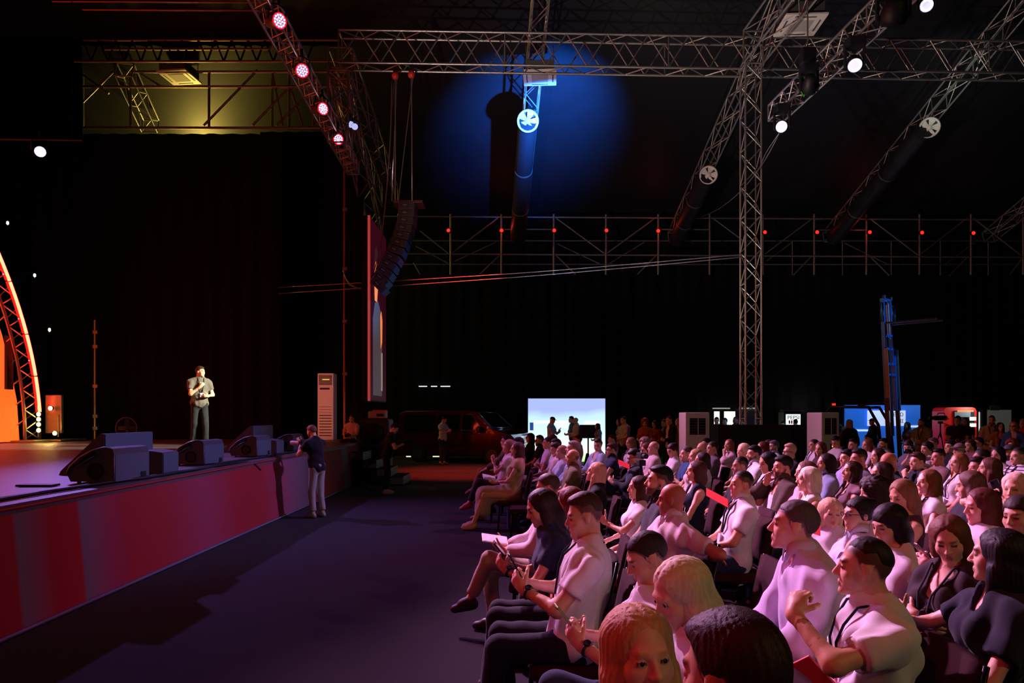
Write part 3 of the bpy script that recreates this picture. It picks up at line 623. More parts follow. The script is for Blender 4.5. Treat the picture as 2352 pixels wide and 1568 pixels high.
onscreen('picture_face', [(18.85, 4.8), (18.75, 5.3), (18.85, 5.75), (19.2, 5.95), (19.5, 5.75), (19.55, 5.2), (19.35, 4.8)], emit_m('pic_skin', 'ff8a50', .9), .004)
onscreen('picture_hair', [(18.75, 5.6), (18.8, 6.1), (19.2, 6.3), (19.6, 6.05), (19.55, 5.6), (19.3, 5.85), (19.0, 5.85)], emit_m('pic_hair', '50303a', .3), .008)
onscreen('picture_arm', [(20.2, 3.6), (20.1, 4.5), (20.35, 4.65), (20.6, 4.4), (20.55, 3.8)], emit_m('pic_skin2', 'ff9048', .8), .006)
onscreen('picture_stripe', [(20.3, 2.45), (20.3, 3.5), (20.6, 3.5), (20.6, 2.45)], emit_m('pic_pale', 'c8b8a8', .4), .010)
MB().box((SXX - .02, 18.28, 4.5), (.06, .04, 4.72)).build('edge_frame', emit_m('pic_edge', 'e05a50', .35), ss)
# speaker stack and small light box behind the stairs
st = thing('subwoofer_stack', 'black stacked subwoofers behind the stage stairs', 'loudspeaker', Vector(((864 - CX) / F * 20.2, 20.2, 0)))
for i in range(2):
    c = MB().box((0, 0, .42 + .84 * i), (.8, .8, .82), bev=.015).build('cabinet', BLACKPLASTIC, st)
    MB().lathe([(.3, 0), (.28, .03), (0, .0)], c=(0, -.4, .42 + .84 * i), n=20, rot=Matrix.Rotation(R(90), 3, 'X')).build('cone', BLACKMETAL, c)
MB().box((.41, 0, 1.38), (.012, .7, .5)).build('side_grille', M('stack_blue', '24407a', .5), st)
o = thing('control_box', 'grey control box with red top on the subwoofer stack', 'control box', Vector(((868 - CX) / F * 20.2, 20.2, 1.68)))
MB().box((0, 0, .11), (.48, .4, .2), bev=.02).build('case', M('case_grey', '8a8690', .5), o); MB().box((.06, 0, .225), (.36, .36, .03), bev=.01).build('red_lid', M('lid_red', 'd03a44', .4), o)
MB().box((.1, -.205, .1), (.2, .012, .08)).build('screen', BLACKPLASTIC, o)
# ------------------------------------------------------------------ the far end of the hall
# bright LED screen
bs = thing('bright_screen', 'bright white and blue video screen behind the standing people', 'video screen', (0, 0, 0))
BD = 27.5; a, b = at(1213, 915, BD), at(1390, 1060, BD)
def screen_mat():
    m = bpy.data.materials.new('bright_screen_picture'); m.use_nodes = True; N = m.node_tree.nodes; L = m.node_tree.links; bb = N['Principled BSDF']
    tc = N.new('ShaderNodeTexCoord'); cr = N.new('ShaderNodeValToRGB'); no = N.new('ShaderNodeTexNoise'); no.inputs['Scale'].default_value = 1.4
    sp = N.new('ShaderNodeSeparateXYZ'); L.new(tc.outputs['Generated'], sp.inputs[0]); ad = N.new('ShaderNodeMath'); ad.operation = 'MULTIPLY_ADD'
    L.new(tc.outputs['Generated'], no.inputs['Vector']); L.new(no.outputs[0], ad.inputs[0]); ad.inputs[1].default_value = .35; L.new(sp.outputs['Z'], ad.inputs[2])
    L.new(ad.outputs[0], cr.inputs[0]); e = cr.color_ramp.elements
    e[0].position = .15; e[0].color = lin('a8e86a') + (1,); e[1].position = 1.0; e[1].color = lin('a4b4f2') + (1,)
    for p, c in ((.35, 'f4fff0'), (.6, 'd8f6ff'), (.88, 'c0e4ff')):
        q = e.new(p); q.color = lin(c) + (1,)
    L.new(cr.outputs[0], bb.inputs['Emission Color']); bb.inputs['Emission Strength'].default_value = 1.2; bb.inputs['Base Color'].default_value = (.02, .02, .02, 1)
    return m
MB().box(((a.x + b.x) / 2, BD, (a.z + b.z) / 2), (b.x - a.x, .04, a.z - b.z)).build('display', screen_mat(), bs)
MB().box(((a.x + b.x) / 2, BD + .12, (a.z + b.z) / 2 - .05), (b.x - a.x + .08, .16, a.z - b.z + .1)).build('cabinet', BLACKMETAL, bs)
for sx in (-1, 1): MB().box(((a.x + b.x) / 2 + sx * 1.1, BD + .1, b.z / 2), (.1, .4, max(.05, b.z))).build('foot', BLACKMETAL, bs)
for i, (x, y, w_) in enumerate([(1226, 969, 78), (1342, 970, 36), (1280, 978, 24)]):
    q = at(x, y, BD - .03); MB().box(q + Vector((w_ / F * BD / 2, 0, 0)), (w_ / F * BD, .01, .1)).build('text_line', emit_m('text_white', 'ffffff', 2.2), bs)
MB().box(at(1221, 979, BD - .05), (.14, .03, .30)).build('inset_panel', emit_m('inset_blue', '3a62c0', .5), bs)
# flip chart board on a stand
fb = thing('display_board', 'black rectangular board on a thin stand before the bright screen', 'board', Vector(((1351 - CX) / F * 24.5, 24.5, 0)))
MB().box((0, 0, 1.22), (.58, .06, .46), bev=.01).build('panel', BLACKPLASTIC, fb); rod('pole', (0, 0.02, 0), (0, .02, 1.1), .025, BLACKMETAL, fb); MB().box((0, 0, .02), (.5, .4, .03), bev=.01).build('base', BLACKMETAL, fb)
# van
def van():
    o = thing('van', 'dark red passenger van parked by the back wall', 'van', Vector(((1070 - CX) / F * 27.2, 27.4, 0)), R(-24))
    PAINT = M('van_paint', '4a0812', .18, .3, .6, .05, 3, coat=1.0); GL = M('van_glass', '0a1418', .05, 0, .8, .0)
    prof = [(-2.55, .35), (-2.55, 1.2), (-2.48, 1.86), (-2.2, 1.95), (.55, 1.95), (.85, 1.90), (1.55, 1.28), (2.25, 1.10), (2.42, .95), (2.46, .45), (2.40, .30), (1.95, .30), (1.9, .45), (1.55, .58), (1.2, .45), (1.15, .30),
            (-1.15, .30), (-1.2, .45), (-1.55, .58), (-1.9, .45), (-1.95, .30), (-2.5, .30)]
    m = MB(); n = len(prof)
    def ins(z): return .95 if z < 1.2 else .95 - .16 * (z - 1.2) / .75
    vs = [(x, -ins(z), z) for x, z in prof] + [(x, ins(z), z) for x, z in prof]
    m._add(vs, [tuple(range(n)), tuple(range(2 * n - 1, n - 1, -1))] + [(i, n + i, n + (i + 1) % n, (i + 1) % n) for i in range(n)])
    body = m.build('body', PAINT, o)
    bv = body.modifiers.new('bevel', 'BEVEL'); bv.width = .05; bv.segments = 3; bv.limit_method = 'ANGLE'; bv.angle_limit = R(25)
    t = Vector((.72, 0, -.64)); t.normalize()
    c0, c1 = Vector((.88, 0, 1.87)), Vector((1.53, 0, 1.31)); nn = Vector((.64, 0, .72)) * .012
    MB()._add([c0 + nn + Vector((0, -.74, 0)), c0 + nn + Vector((0, .74, 0)), c1 + nn + Vector((0, .86, 0)), c1 + nn + Vector((0, -.86, 0))], [(0, 1, 2, 3)]).build('windshield', GL, o)
    MB().tube([c0 + nn + Vector((0, -.76, 0)), c1 + nn + Vector((0, -.88, 0)), c1 + nn + Vector((0, .88, 0)), c0 + nn + Vector((0, .76, 0))], .022, 6, closed=True).build('windshield_frame', M('pale_chrome', 'aab4c4', .2, .9), o)
    for x0, x1, xt in ((.30, 1.18, .68), (-.75, .18, None), (-2.2, -.85, None)):
        xt0 = x0; xt1 = xt if xt else x1
        for s in (-1, 1):
            y0, y1 = s * (ins(1.25) + .008), s * (ins(1.8) + .008)
            MB().quad((x0, y0, 1.22), (x1, y0, 1.22), (xt1, y1, 1.80), (xt0, y1, 1.80)).build('side_window', GL, o)
            if xt: MB().tube([(x0, y0 * 1.005, 1.22), (x1, y0 * 1.005, 1.22), (xt1, y1 * 1.005, 1.80), (xt0, y1 * 1.005, 1.80)], .014, 5, closed=True).build('window_trim', M('pale_chrome', 'aab4c4', .2, .9), o)
    for s in (-1, 1):
        mr = MB().box((1.12, s * 1.10, 1.25), (.12, .22, .24), bev=.04).build('side_mirror', PAINT, o)
        MB().box((1.05, s * 1.10, 1.25), (.01, .18, .18)).build('mirror_glass', GL, mr)
        MB().box((2.28, s * .68, .92), (.26, .34, .14), Matrix.Rotation(.35, 3, 'Y'), bev=.03).build('headlight', M('headlamp', 'e8e8ee', .1, emis=('ffe0c0', .6)), o)
        MB().box((-.1, s * .965, .72), (1.9, .02, .05)).build('side_moulding', BLACKPLASTIC, o)
        MB().box((.35, s * .965, 1.05), (.16, .03, .04), bev=.008).build('door_handle', PAINT, o)
        for x in (-1.55, 1.55):
            wl = MB().cyl((x, s * .78, .33), (x, s * .97, .33), .33, n=24).build('tyre', RUBBER, o)
            MB().cyl((x, s * .965, .33), (x, s * .98, .33), .21, n=16).build('rim', M('rim_grey', '6a6a72', .3, .8), wl)
    for k in range(3): MB().box((2.44, 0, .62 + .1 * k), (.03, 1.1, .04)).build('grille_bar', M('pale_chrome', 'aab4c4', .2, .9), o)
    MB().box((2.46, 0, .42), (.03, .5, .11)).build('number_plate', WHITEPLASTIC, o)
    # inside: dashboard and wheel seen through the glass are dark; a wheel rim shows
    MB().tube([(1.12 + .05 * math.cos(a), -.42 + .19 * math.sin(a), 1.22 + .18 * math.cos(a)) for a in [k * math.pi / 8 for k in range(16)]], .015, 5, closed=True).build('steering_wheel', BLACKPLASTIC, o)
    return o
van()
for x, w_, lb in ((962, 70, 'thin white light strip high on the dark wall above the van'),):
    o = thing('light_strip', lb, 'light', (0, 0, 0))
    for k, (x0, x1) in enumerate(((962, 981), (990, 1004), (1012, 1034))): MB().box((at(x0, 887, 31.3) + at(x1, 887, 31.3)) / 2, ((x1 - x0) / F * 31.3, .03, .035)).build('light_segment', emit_m('strip_white', 'f4f0ff', 1.6), o)
for x0, x1, y, lb in ((933, 953, 1048, 'low pale floor light strip under the dark van, rear one'), (994, 1012, 1048, 'low pale floor light strip under the dark van, front one')):
    tag(MB().box((at(x0, y, 27.8) + at(x1, y, 27.8)) / 2, ((x1 - x0) / F * 27.8, .04, .04)).build('floor_light', emit_m('strip_warm', 'e8e0b0', 1.4)), lb, 'light')
# black partition behind the seats
pt = thing('partition', 'long black partition wall in front of the bar behind the seats', 'partition', (0, 0, 0))
PD = 17.3
for x0, x1 in ((1648, 1765), (1765, 1868)):
    p, q = at(x0, 975, PD), at(x1, 977, PD); MB().box(((p.x + q.x) / 2, PD, p.z / 2), (q.x - p.x - .01, .12, p.z), bev=.01).build('panel', M('partition_cloth', '121015', .8), pt)
p, q = at(1625, 975, PD), at(1648, 975, PD); MB().box(((p.x + q.x) / 2, PD, p.z / 2), (q.x - p.x, .12, p.z)).build('end_panel', M('partition_blue', '26303e', .6), pt)
# bar, lit doorway and pepsi cooler behind the partition
def doorway(name, label, x0, x1, y0, d, glow, frame=True):
    o = thing(name, label, 'doorway', (0, 0, 0)); p, q = at(x0, y0, d), at(x1, y0, d)
    MB().box(((p.x + q.x) / 2, d, p.z / 2), (q.x - p.x, .03, p.z)).build('bright_opening', glow, o)
    for x in (p.x, q.x): MB().box((x, d - .03, p.z / 2), (.07, .1, p.z)).build('jamb', M('door_frame', '3a3a3a', .5), o)
    MB().box(((p.x + q.x) / 2, d - .03, p.z), (q.x - p.x + .1, .1, .06)).build('lintel', M('door_frame', '3a3a3a', .5), o)
    return o
GLOW = emit_m('foyer_glow', 'f6ffe0', 1.5)
doorway('bar_doorway', 'bright glazed doorway behind the bar near the truss tower', 1637, 1654, 943, 30.6, GLOW)
doorway('bar_doorway', 'wider bright glazed doorway behind the bar near the truss tower', 1660, 1690, 943, 30.6, GLOW)
tag(MB().box((at(1637, 937, 30.5) + at(1735, 938, 30.5)) / 2, (98 / F * 30.5, .06, .05)).build('light_rail', emit_m('rail_dim', 'c8c4b8', .5)), 'thin pale rail above the bar doorways', 'rail')
p = at(1712, 955, 30.6); tag(MB().box((p.x, 30.6, p.z / 2 + .2), (.8, .06, p.z + .4), bev=.01).build('door_leaf', M('grey_door', '5a5a58', .5)), 'grey open door leaf beside the bar doorways', 'door')
def exit_sign(x, y, d, lb):
    o = thing('exit_sign', lb, 'sign', at(x, y, d)); MB().box((0, 0, 0), (.36, .06, .16), bev=.01).build('case', M('sign_case', '1c241c', .5), o); MB().tube([(-.18, -.035, -.08), (.18, -.035, -.08), (.18, -.035, .08), (-.18, -.035, .08)], .008, 5, closed=True).build('frame', M('sign_frame', '5a6a58', .5), o)
exit_sign(1687, 935, 30.2, 'small dark sign box above the bar doorways')
exit_sign(2284, 937, 27.0, 'small dark sign box above the open grey door')
cool = thing('drinks_cooler', 'drinks cooler with a bright sign behind the partition', 'cooler', (0, 0, 0)); p, q = at(1806, 951, 28), at(1839, 976, 28)
MB().box(((p.x + q.x) / 2, 28.35, p.z / 2 + .05), (q.x - p.x + .14, .6, p.z + .1), bev=.02).build('cabinet', BLACKMETAL, cool)
MB().box(((p.x + q.x) / 2, 28.03, (p.z + q.z) / 2), (q.x - p.x, .03, p.z - q.z)).build('sign_panel', emit_m('cooler_sign', 'f4fffa', 1.1), cool)
text('sign_text', 'PEPSI', .215, ((p.x + q.x) / 2, 28.0, q.z + .29), (R(90), 0, 0), emit_m('pepsi_blue', '1c3a6a', .15), cool)
for k in range(3): MB().box((p.x + .12 + .09 * k, 28.0, q.z + .12), (.05, .02, .13)).build('bottle_print', M('print_red', 'b03040', .5), cool)
MB().box(((p.x + q.x) / 2, 28.1, p.z + .14), (q.x - p.x + .3, .3, .03)).build('top_shelf', M('shelf_brown', '6a4a40', .5), cool)
# blue banner
bn = thing('blue_banner', 'glowing blue banner with white logo panel behind the forklift', 'banner', (0, 0, 0)); p, q = at(1940, 930, 27.2), at(2113, 1050, 27.2)
def banner_mat():
    m = M('banner_blue', '2a70e0', .5, 0, .3, .25, 1.2, emis=('2a78ea', .42)); return m
MB().box(((p.x + q.x) / 2, 27.2, p.z / 2), (q.x - p.x, .05, p.z)).build('sheet', banner_mat(), bn)
cx = at(2042, 960, 27.1); MB().box(cx + Vector((-.10, 0, 0)), (1.44, .03, .58), bev=.01).build('logo_panel', emit_m('logo_white', 'cfe0ff', .8), bn)
NAVY = M('logo_navy', '20305a', .5)
for tx, dz in (('ЕНО', .13), ('НІ', -.12)): text('logo_text', tx, .19, cx + Vector((.53, -.03, dz)), (R(90), 0, 0), NAVY, bn, 'RIGHT')
for x, y, w_ in ((1965, 988, 46), (2090, 979, 22), (2085, 1006, 14)): MB().box(at(x, y, 27.15) + Vector((w_ / F * 13, 0, 0)), (w_ / F * 27, .02, .07)).build('text_line', emit_m('line_white', 'cfe8ff', .9), bn)
for k in range(2): rod('post', (p.x + (q.x - p.x) * k, 27.3, 0), (p.x + (q.x - p.x) * k, 27.3, p.z), .03, BLACKMETAL, bn)
lamp('banner_glow', at(2030, 900, 26.2), (.1, .35, 1), 26, .2)
# forklift
def forklift():
    FD = 20.6; o = thing('forklift', 'dark forklift with its mast raised high behind the seats', 'forklift', Vector(((1978 - CX) / F * FD, FD, 0)), R(-46))
    DK = M('forklift_paint', '141418', .35, .2, .5); GR = M('forklift_grey', '2a2c32', .4, .5); BL = M('mast_blue', '2a6ab8', .35, .6)
    MB().prism([(-1.15, .25), (-1.2, .95), (-1.0, 1.12), (-.35, 1.1), (-.3, .72), (.55, .68), (.62, .25)], 'y', -.5, .5).build('body', DK, o)
    MB().box((-.98, 0, .62), (.42, .9, .72), bev=.06).build('counterweight', GR, o)
    for s in (-1, 1):
        MB().tube([(-.95, s * .45, 1.05), (-.85, s * .45, 1.75), (-.7, s * .44, 2.02), (.35, s * .42, 2.0), (.62, s * .45, 1.5), (.7, s * .46, .7)], .045, 8).build('guard_post', DK, o)
        for x, r in ((-.78, .26), (.35, .32)):
            t = MB().cyl((x, s * .34, r), (x, s * .54, r), r, n=20).build('tyre', RUBBER, o); MB().cyl((x, s * .53, r), (x, s * .55, r), r * .5, n=14).build('rim', GR, t)
    for k in range(6): rod('roof_bar', (-.6 + .18 * k, -.43, 2.01), (-.6 + .18 * k, .43, 2.01), .018, DK, o)
    MB().box((-.35, 0, .95), (.4, .45, .1), bev=.03).build('seat', BLACKPLASTIC, o); MB().box((-.55, 0, 1.2), (.1, .45, .5), bev=.04).build('seat_back', BLACKPLASTIC, o)
    MB().tube([(.22 + .04 * math.cos(a), .16 * math.sin(a), 1.22 + .15 * math.cos(a)) for a in [k * math.pi / 8 for k in range(16)]], .014, 5, closed=True).build('steering_wheel', BLACKPLASTIC, o)
    rod('steering_column', (.45, 0, .75), (.24, 0, 1.2), .03, DK, o)
    MB().cyl((-.65, -.3, 2.04), (-.65, -.3, 2.12), .05, n=10).build('beacon', emit_m('beacon_red', 'ff2a2a', 1.2), o)
    rod('tilt_cylinder', (-.2, .3, 2.06), (.75, .3, 2.16), .03, DK, o)
    ma = MB()
    def rail(nm, x, z0, z1, wy, mat, tilt=-.045, w_=.08):
        for s in (-1, 1):
            c = Vector((x + tilt * (z0 + z1) / 2, s * wy, (z0 + z1) / 2)); MB().box(c, (.1, w_, z1 - z0), Matrix.Rotation(tilt, 3, 'Y')).build(nm, mat, o)
    rail('outer_mast_rail', .92, .12, 2.25, .42, GR); rail('middle_mast_rail', .90, 1.9, 3.62, .34, BL); rail('chrome_edge', .96, 1.9, 3.62, .41, M('chrome', '8a8478', .5, .5), -.045, .02); rail('inner_mast_rail', .88, 3.2, 5.02, .27, BL)
    for z, wy in ((3.62, .40), (3.2, .30), (4.0, .26), (5.0, .27), (2.9, .34)): MB().box((.90 - .045 * z, 0, z), (.08, wy * 2, .07), bev=.01).build('cross_member', BL, o)
    rod('lift_cylinder', (.84, 0, 1.2), (.73, 0, 3.95), .045, GR, o); rod('lift_chain', (.74, .09, 3.9), (.69, .09, 4.9), .018, STEEL, o); rod('red_hose', (.735, -.08, 3.95), (.69, -.08, 4.85), .018, M('hose_red', 'b04030', .5), o)
    for s in (-1, 1): MB().tube([(.72, s * .36, 4.35), (.72, s * .55, 4.35), (.70, s * .55, 4.88), (.70, s * .36, 4.88)], .025, 6, closed=True).build('load_guard', GR, o)
    for s in (-.25, .25): MB().box((1.35, s, 4.33), (1.3, .10, .04)).build('fork', BLACKMETAL, o)
    MB().cyl((.70, -.27, 5.02), (.70, -.27, 5.1), .05, n=8).build('roller', GR, o); MB().cyl((.70, .27, 5.02), (.70, .27, 5.1), .05, n=8).build('roller', GR, o)
    return o
forklift()
# red kiosk, doorway and door at the far end
kk = thing('red_kiosk', 'red rounded drinks kiosk with a lit strip near the open door', 'kiosk', (0, 0, 0)); p, q = at(2168, 935, 25), at(2243, 1050, 25)
RED = M('kiosk_red', 'c01410', .4, emis=('a00c0a', .35)); hh = p.z
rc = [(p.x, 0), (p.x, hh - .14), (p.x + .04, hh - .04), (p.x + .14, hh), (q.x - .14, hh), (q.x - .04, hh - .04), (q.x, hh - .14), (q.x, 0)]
MB().prism(rc, 'y', 25.0, 25.7).build('cabinet', RED, kk)
MB().box((p.x + .69, 24.98, hh * .52), (.72, .03, hh * .84)).build('glass_door', M('kiosk_glass', '2c3238', .1, 0, .6), kk)
MB().box((p.x + .72, 24.95, hh - .13), (.55, .02, .06)).build('lit_strip', emit_m('kiosk_strip', 'ff5a34', 2.2), kk)
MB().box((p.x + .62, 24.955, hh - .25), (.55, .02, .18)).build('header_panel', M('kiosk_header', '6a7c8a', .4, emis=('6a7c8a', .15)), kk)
for k in range(2): MB().box((q.x - .16, 24.95, hh - .40 - .22 * k), (.22, .02, .12), bev=.004).build('bright_shelf', emit_m('kiosk_shelf', 'e8ecd8', 1.0), kk)
for k in range(5): MB().tube([(p.x + .10 + .05 * math.cos(t), 24.98, hh - .42 - .24 * k + .06 * math.sin(t)) for t in [j * math.pi / 5 for j in range(6)]], .014, 5).build('letter_mark', BLACKPLASTIC, kk)
doorway('foyer_doorway', 'bright narrow gap of open doorway beside the red kiosk', 2243, 2251, 944, 27.2, emit_m('foyer_bright', 'f4fff0', 2.2))
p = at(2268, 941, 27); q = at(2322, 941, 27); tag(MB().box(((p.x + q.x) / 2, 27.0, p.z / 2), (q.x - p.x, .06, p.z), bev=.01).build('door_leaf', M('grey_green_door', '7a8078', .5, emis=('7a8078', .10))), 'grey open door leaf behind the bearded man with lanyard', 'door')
lamp('door_glow', at(2262, 925, 24.5), (.95, .9, .8), 45, .2)
# cameras on tripods
def tripod(loc, h, label, cam_label, aim=0., cs=1.0):
    o = thing('tripod', label, 'tripod', loc, aim)
    for k in range(3):
        a = k * 2 * math.pi / 3 + .5; rod('leg', (0, 0, h * .82), (.38 * math.cos(a), .38 * math.sin(a), 0), .016, BLACKMETAL, o)
    rod('column', (0, 0, h * .7), (0, 0, h), .02, BLACKMETAL, o); MB().box((0, 0, h), (.12, .1, .08), bev=.01).build('head', BLACKPLASTIC, o); rod('pan_handle', (0, 0, h), (.42, .05, h - .12), .01, BLACKMETAL, o)
    c = thing('video_camera', cam_label, 'camera', Vector(loc) + Vector((0, 0, h + .05)), aim, None, cs)
    MB().box((0, 0, .09), (.34, .13, .15), bev=.02).build('body', BLACKPLASTIC, c); MB().cyl((-.16, 0, .09), (-.36, 0, .09), .055, .065, n=14).build('lens', BLACKPLASTIC, c)
    MB().tube([(-.1, 0, .18), (-.06, 0, .24), (.12, 0, .24), (.14, 0, .17)], .014, 6).build('handle', BLACKPLASTIC, c); MB().box((.1, -.12, .12), (.02, .1, .07)).build('flip_screen', BLACKPLASTIC, c)
tripod(Vector(((2160 - CX) / F * 22.5, 22.5, 0)), 1.55, 'black tripod standing by the red kiosk', 'black video camera on the tripod by the red kiosk')
tripod(Vector(((1474 - CX) / F * 9.9, 9.95, 0)), 1.12, 'low black tripod between the seats beside the man in dark jacket', 'small video camera on low tripod among the seats', R(100), .55)
# ------------------------------------------------------------------ people: distance fields, meshed with surface nets
BIG = .15
V3 = lambda *a: np.array(a, float)
def nrm(v): return v / (np.linalg.norm(v) + 1e-9)
def cap(a, b, ra, rb=None, k=.03): return ('c', np.array(a, float), np.array(b, float), ra, ra if rb is None else rb, k)
def ell(c, r, Rm=None, k=.03): return ('e', np.array(c, float), np.array(r, float), Rm, 0, k)
def neg(p): return ('-',) + p
def prim_d(p, x, y, z):
    if p[0] == 'c':
        a, b = p[1], p[2]; ba = b - a; L2 = float(ba @ ba) + 1e-12
        px, py, pz = x - a[0], y - a[1], z - a[2]
        dt = px * ba[0] + py * ba[1] + pz * ba[2]; h = np.clip(dt / L2, 0, 1)
        d2 = px * px + py * py + pz * pz - 2 * h * dt + h * h * L2
        return np.sqrt(np.maximum(d2, 0)) - (p[3] + (p[4] - p[3]) * h)
    c, r, Rm = p[1], p[2], p[3]; px, py, pz = x - c[0], y - c[1], z - c[2]
    if Rm is not None:
        q = [Rm[i, 0] * px + Rm[i, 1] * py + Rm[i, 2] * pz for i in range(3)]
    else: q = [px, py, pz]
    k0 = np.sqrt((q[0] / r[0]) ** 2 + (q[1] / r[1]) ** 2 + (q[2] / r[2]) ** 2)
    k1 = np.sqrt((q[0] / r[0] ** 2) ** 2 + (q[1] / r[1] ** 2) ** 2 + (q[2] / r[2] ** 2) ** 2) + 1e-6
    return k0 * (k0 - 1) / k1
def prim_bb(p):
    if p[0] == 'c':
        r = max(p[3], p[4]); return np.minimum(p[1], p[2]) - r, np.maximum(p[1], p[2]) + r
    r = p[2] if p[3] is None else np.sqrt(((np.asarray(p[3]).T * p[2]) ** 2).sum(1)); return p[1] - r, p[1] + r
def field(prims, lo, hi, vox, infl=0., post=None):
    n = np.ceil((hi - lo) / vox).astype(int) + 1
    ax = [lo[i] + vox * np.arange(n[i]) for i in range(3)]
    D = np.full(tuple(n), BIG, np.float32)
    for p in prims:
        sub = p[0] == '-'
        if sub: p = p[1:]
        k = p[5]; l, h = prim_bb(p); m = max(infl, 0) + k + 2.5 * vox
        i0 = np.maximum(np.floor((l - m - lo) / vox).astype(int), 0); i1 = np.minimum(np.ceil((h + m - lo) / vox).astype(int) + 1, n)
        if np.any(i1 <= i0): continue
        sl = tuple(slice(i0[j], i1[j]) for j in range(3))
        x, y, z = ax[0][sl[0]][:, None, None], ax[1][sl[1]][None, :, None], ax[2][sl[2]][None, None, :]
        d = prim_d(p, x, y, z).astype(np.float32); o = D[sl]
        if sub:
            d = -d; hh = np.maximum(k - np.abs(o - d), 0) / k; D[sl] = np.maximum(o, d) + hh * hh * k * .25
        else:
            d = d - infl; hh = np.maximum(k - np.abs(o - d), 0) / k; D[sl] = np.minimum(o, d) - hh * hh * k * .25
    if post is not None: D = post(D, ax[0][:, None, None], ax[1][None, :, None], ax[2][None, None, :]).astype(np.float32)
    return D
CORN = [(i, j, k) for i in (0, 1) for j in (0, 1) for k in (0, 1)]
def nets(D, lo, vox):
    s = D < 0; n = np.array(D.shape) - 1
    cnt = np.zeros(tuple(n), np.int8)
    for c in CORN: cnt += s[c[0]:c[0] + n[0], c[1]:c[1] + n[1], c[2]:c[2] + n[2]]
    act = (cnt > 0) & (cnt < 8); I = np.argwhere(act)
    if len(I) == 0: return np.zeros((0, 3)), np.zeros((0, 4), int)
    vals = {c: D[I[:, 0] + c[0], I[:, 1] + c[1], I[:, 2] + c[2]] for c in CORN}
    acc = np.zeros((len(I), 3)); num = np.zeros(len(I))
    for c in CORN:
        for a in range(3):
            if c[a] == 0:
                e = list(c); e[a] = 1; A, B = vals[c], vals[tuple(e)]; cr = (A < 0) != (B < 0)
                t = np.where(cr, A / np.where(cr, A - B, 1), 0); pos = np.tile(np.array(c, float), (len(I), 1)); pos[:, a] = t
                acc += pos * cr[:, None]; num += cr
    v = lo + (I + acc / num[:, None]) * vox
    idx = -np.ones(tuple(n), np.int64); idx[act] = np.arange(len(I))
    quads = []
    for a in range(3):
        b, c = (a + 1) % 3, (a + 2) % 3
        s0 = [slice(None)] * 3; s1 = [slice(None)] * 3; s0[a] = slice(0, -1); s1[a] = slice(1, None)
        e = s[tuple(s0)] != s[tuple(s1)]; J = np.argwhere(e)
        J = J[(J[:, b] > 0) & (J[:, c] > 0) & (J[:, b] < n[b]) & (J[:, c] < n[c])]
        if len(J) == 0: continue
        ins = s[tuple(s0)][J[:, 0], J[:, 1], J[:, 2]]
        def at_(db, dc):
            q = J.copy(); q[:, b] -= db; q[:, c] -= dc; return idx[q[:, 0], q[:, 1], q[:, 2]]
        Q = np.stack([at_(1, 1), at_(0, 1), at_(0, 0), at_(1, 0)], 1); Q[~ins] = Q[~ins][:, ::-1]
        quads.append(Q[(Q >= 0).all(1)])
    return v, (np.concatenate(quads) if quads else np.zeros((0, 4), int))
def bounds(prims, pad):
    l = np.min([prim_bb(p)[0] for p in prims if p[0] != '-'], 0); h = np.max([prim_bb(p)[1] for p in prims if p[0] != '-'], 0)
    return l - pad, h + pad
def mesh_of(name, v, q, mats, parent, mi=None):
    me = bpy.data.meshes.new(name); me.vertices.add(len(v)); me.vertices.foreach_set('co', v.astype(np.float32).ravel())
    me.loops.add(len(q) * 4); me.loops.foreach_set('vertex_index', q.astype(np.int32).ravel())
    me.polygons.add(len(q)); me.polygons.foreach_set('loop_start', np.arange(0, len(q) * 4, 4, dtype=np.int32))
    me.polygons.foreach_set('use_smooth', np.ones(len(q), bool))
    if mi is not None: me.polygons.foreach_set('material_index', mi.astype(np.int32))
    me.update(calc_edges=True); return link(name, me, parent, mats)
def solid(name, prims, vox, mats, parent, infl=0., post=None, pad=.03, region=None):
    lo, hi = bounds(prims, infl + pad + 2 * vox); D = field(prims, lo, hi, vox, infl, post); v, q = nets(D, lo, vox)
    if len(q) == 0: return None
    return mesh_of(name, v, q, mats, parent, region(v[q].mean(1)) if region else None)
def multires(prims, vox, boxes, post=None):
    lo, hi = bounds(prims, .02 + 2 * vox); v, q = nets(field(prims, lo, hi, vox, 0, post), lo, vox); c = v[q].mean(1); keep = np.ones(len(q), bool)
    for bl, bh, bv in boxes: keep &= ~np.all((c > bl + vox * .6) & (c < bh - vox * .6), 1)
    VS, QS = [v], [q[keep]]; off = len(v)
    for bl, bh, bv in boxes:
        l, h = np.maximum(bl, lo), np.minimum(bh, hi); v2, q2 = nets(field(prims, l, h, bv, 0, post), l, bv); VS.append(v2); QS.append(q2 + off); off += len(v2)
    v = np.concatenate(VS); q = np.concatenate(QS); used = np.unique(q); rm = -np.ones(len(v), np.int64); rm[used] = np.arange(len(used))
    return v[used], rm[q]
def wrinkle(seed, amp, wl=.09):
    rg = np.random.RandomState(seed); ks = rg.normal(size=(5, 3)); ks /= np.linalg.norm(ks, axis=1)[:, None]; ks[:, 2] *= .6; ph = rg.uniform(0, 6.28, 5)
    def f(D, x, y, z):
        s = 0
        for k, p in zip(ks, ph): s = s + (lambda a: np.sin(a) - .5 * np.abs(np.sin(a * .5)))((k[0] * x + k[1] * y + k[2] * z) * 6.283 / wl + p + 1.5 * np.sin(7 * (x + y * 2 + z)))
        return D + amp * .45 * s
    return f
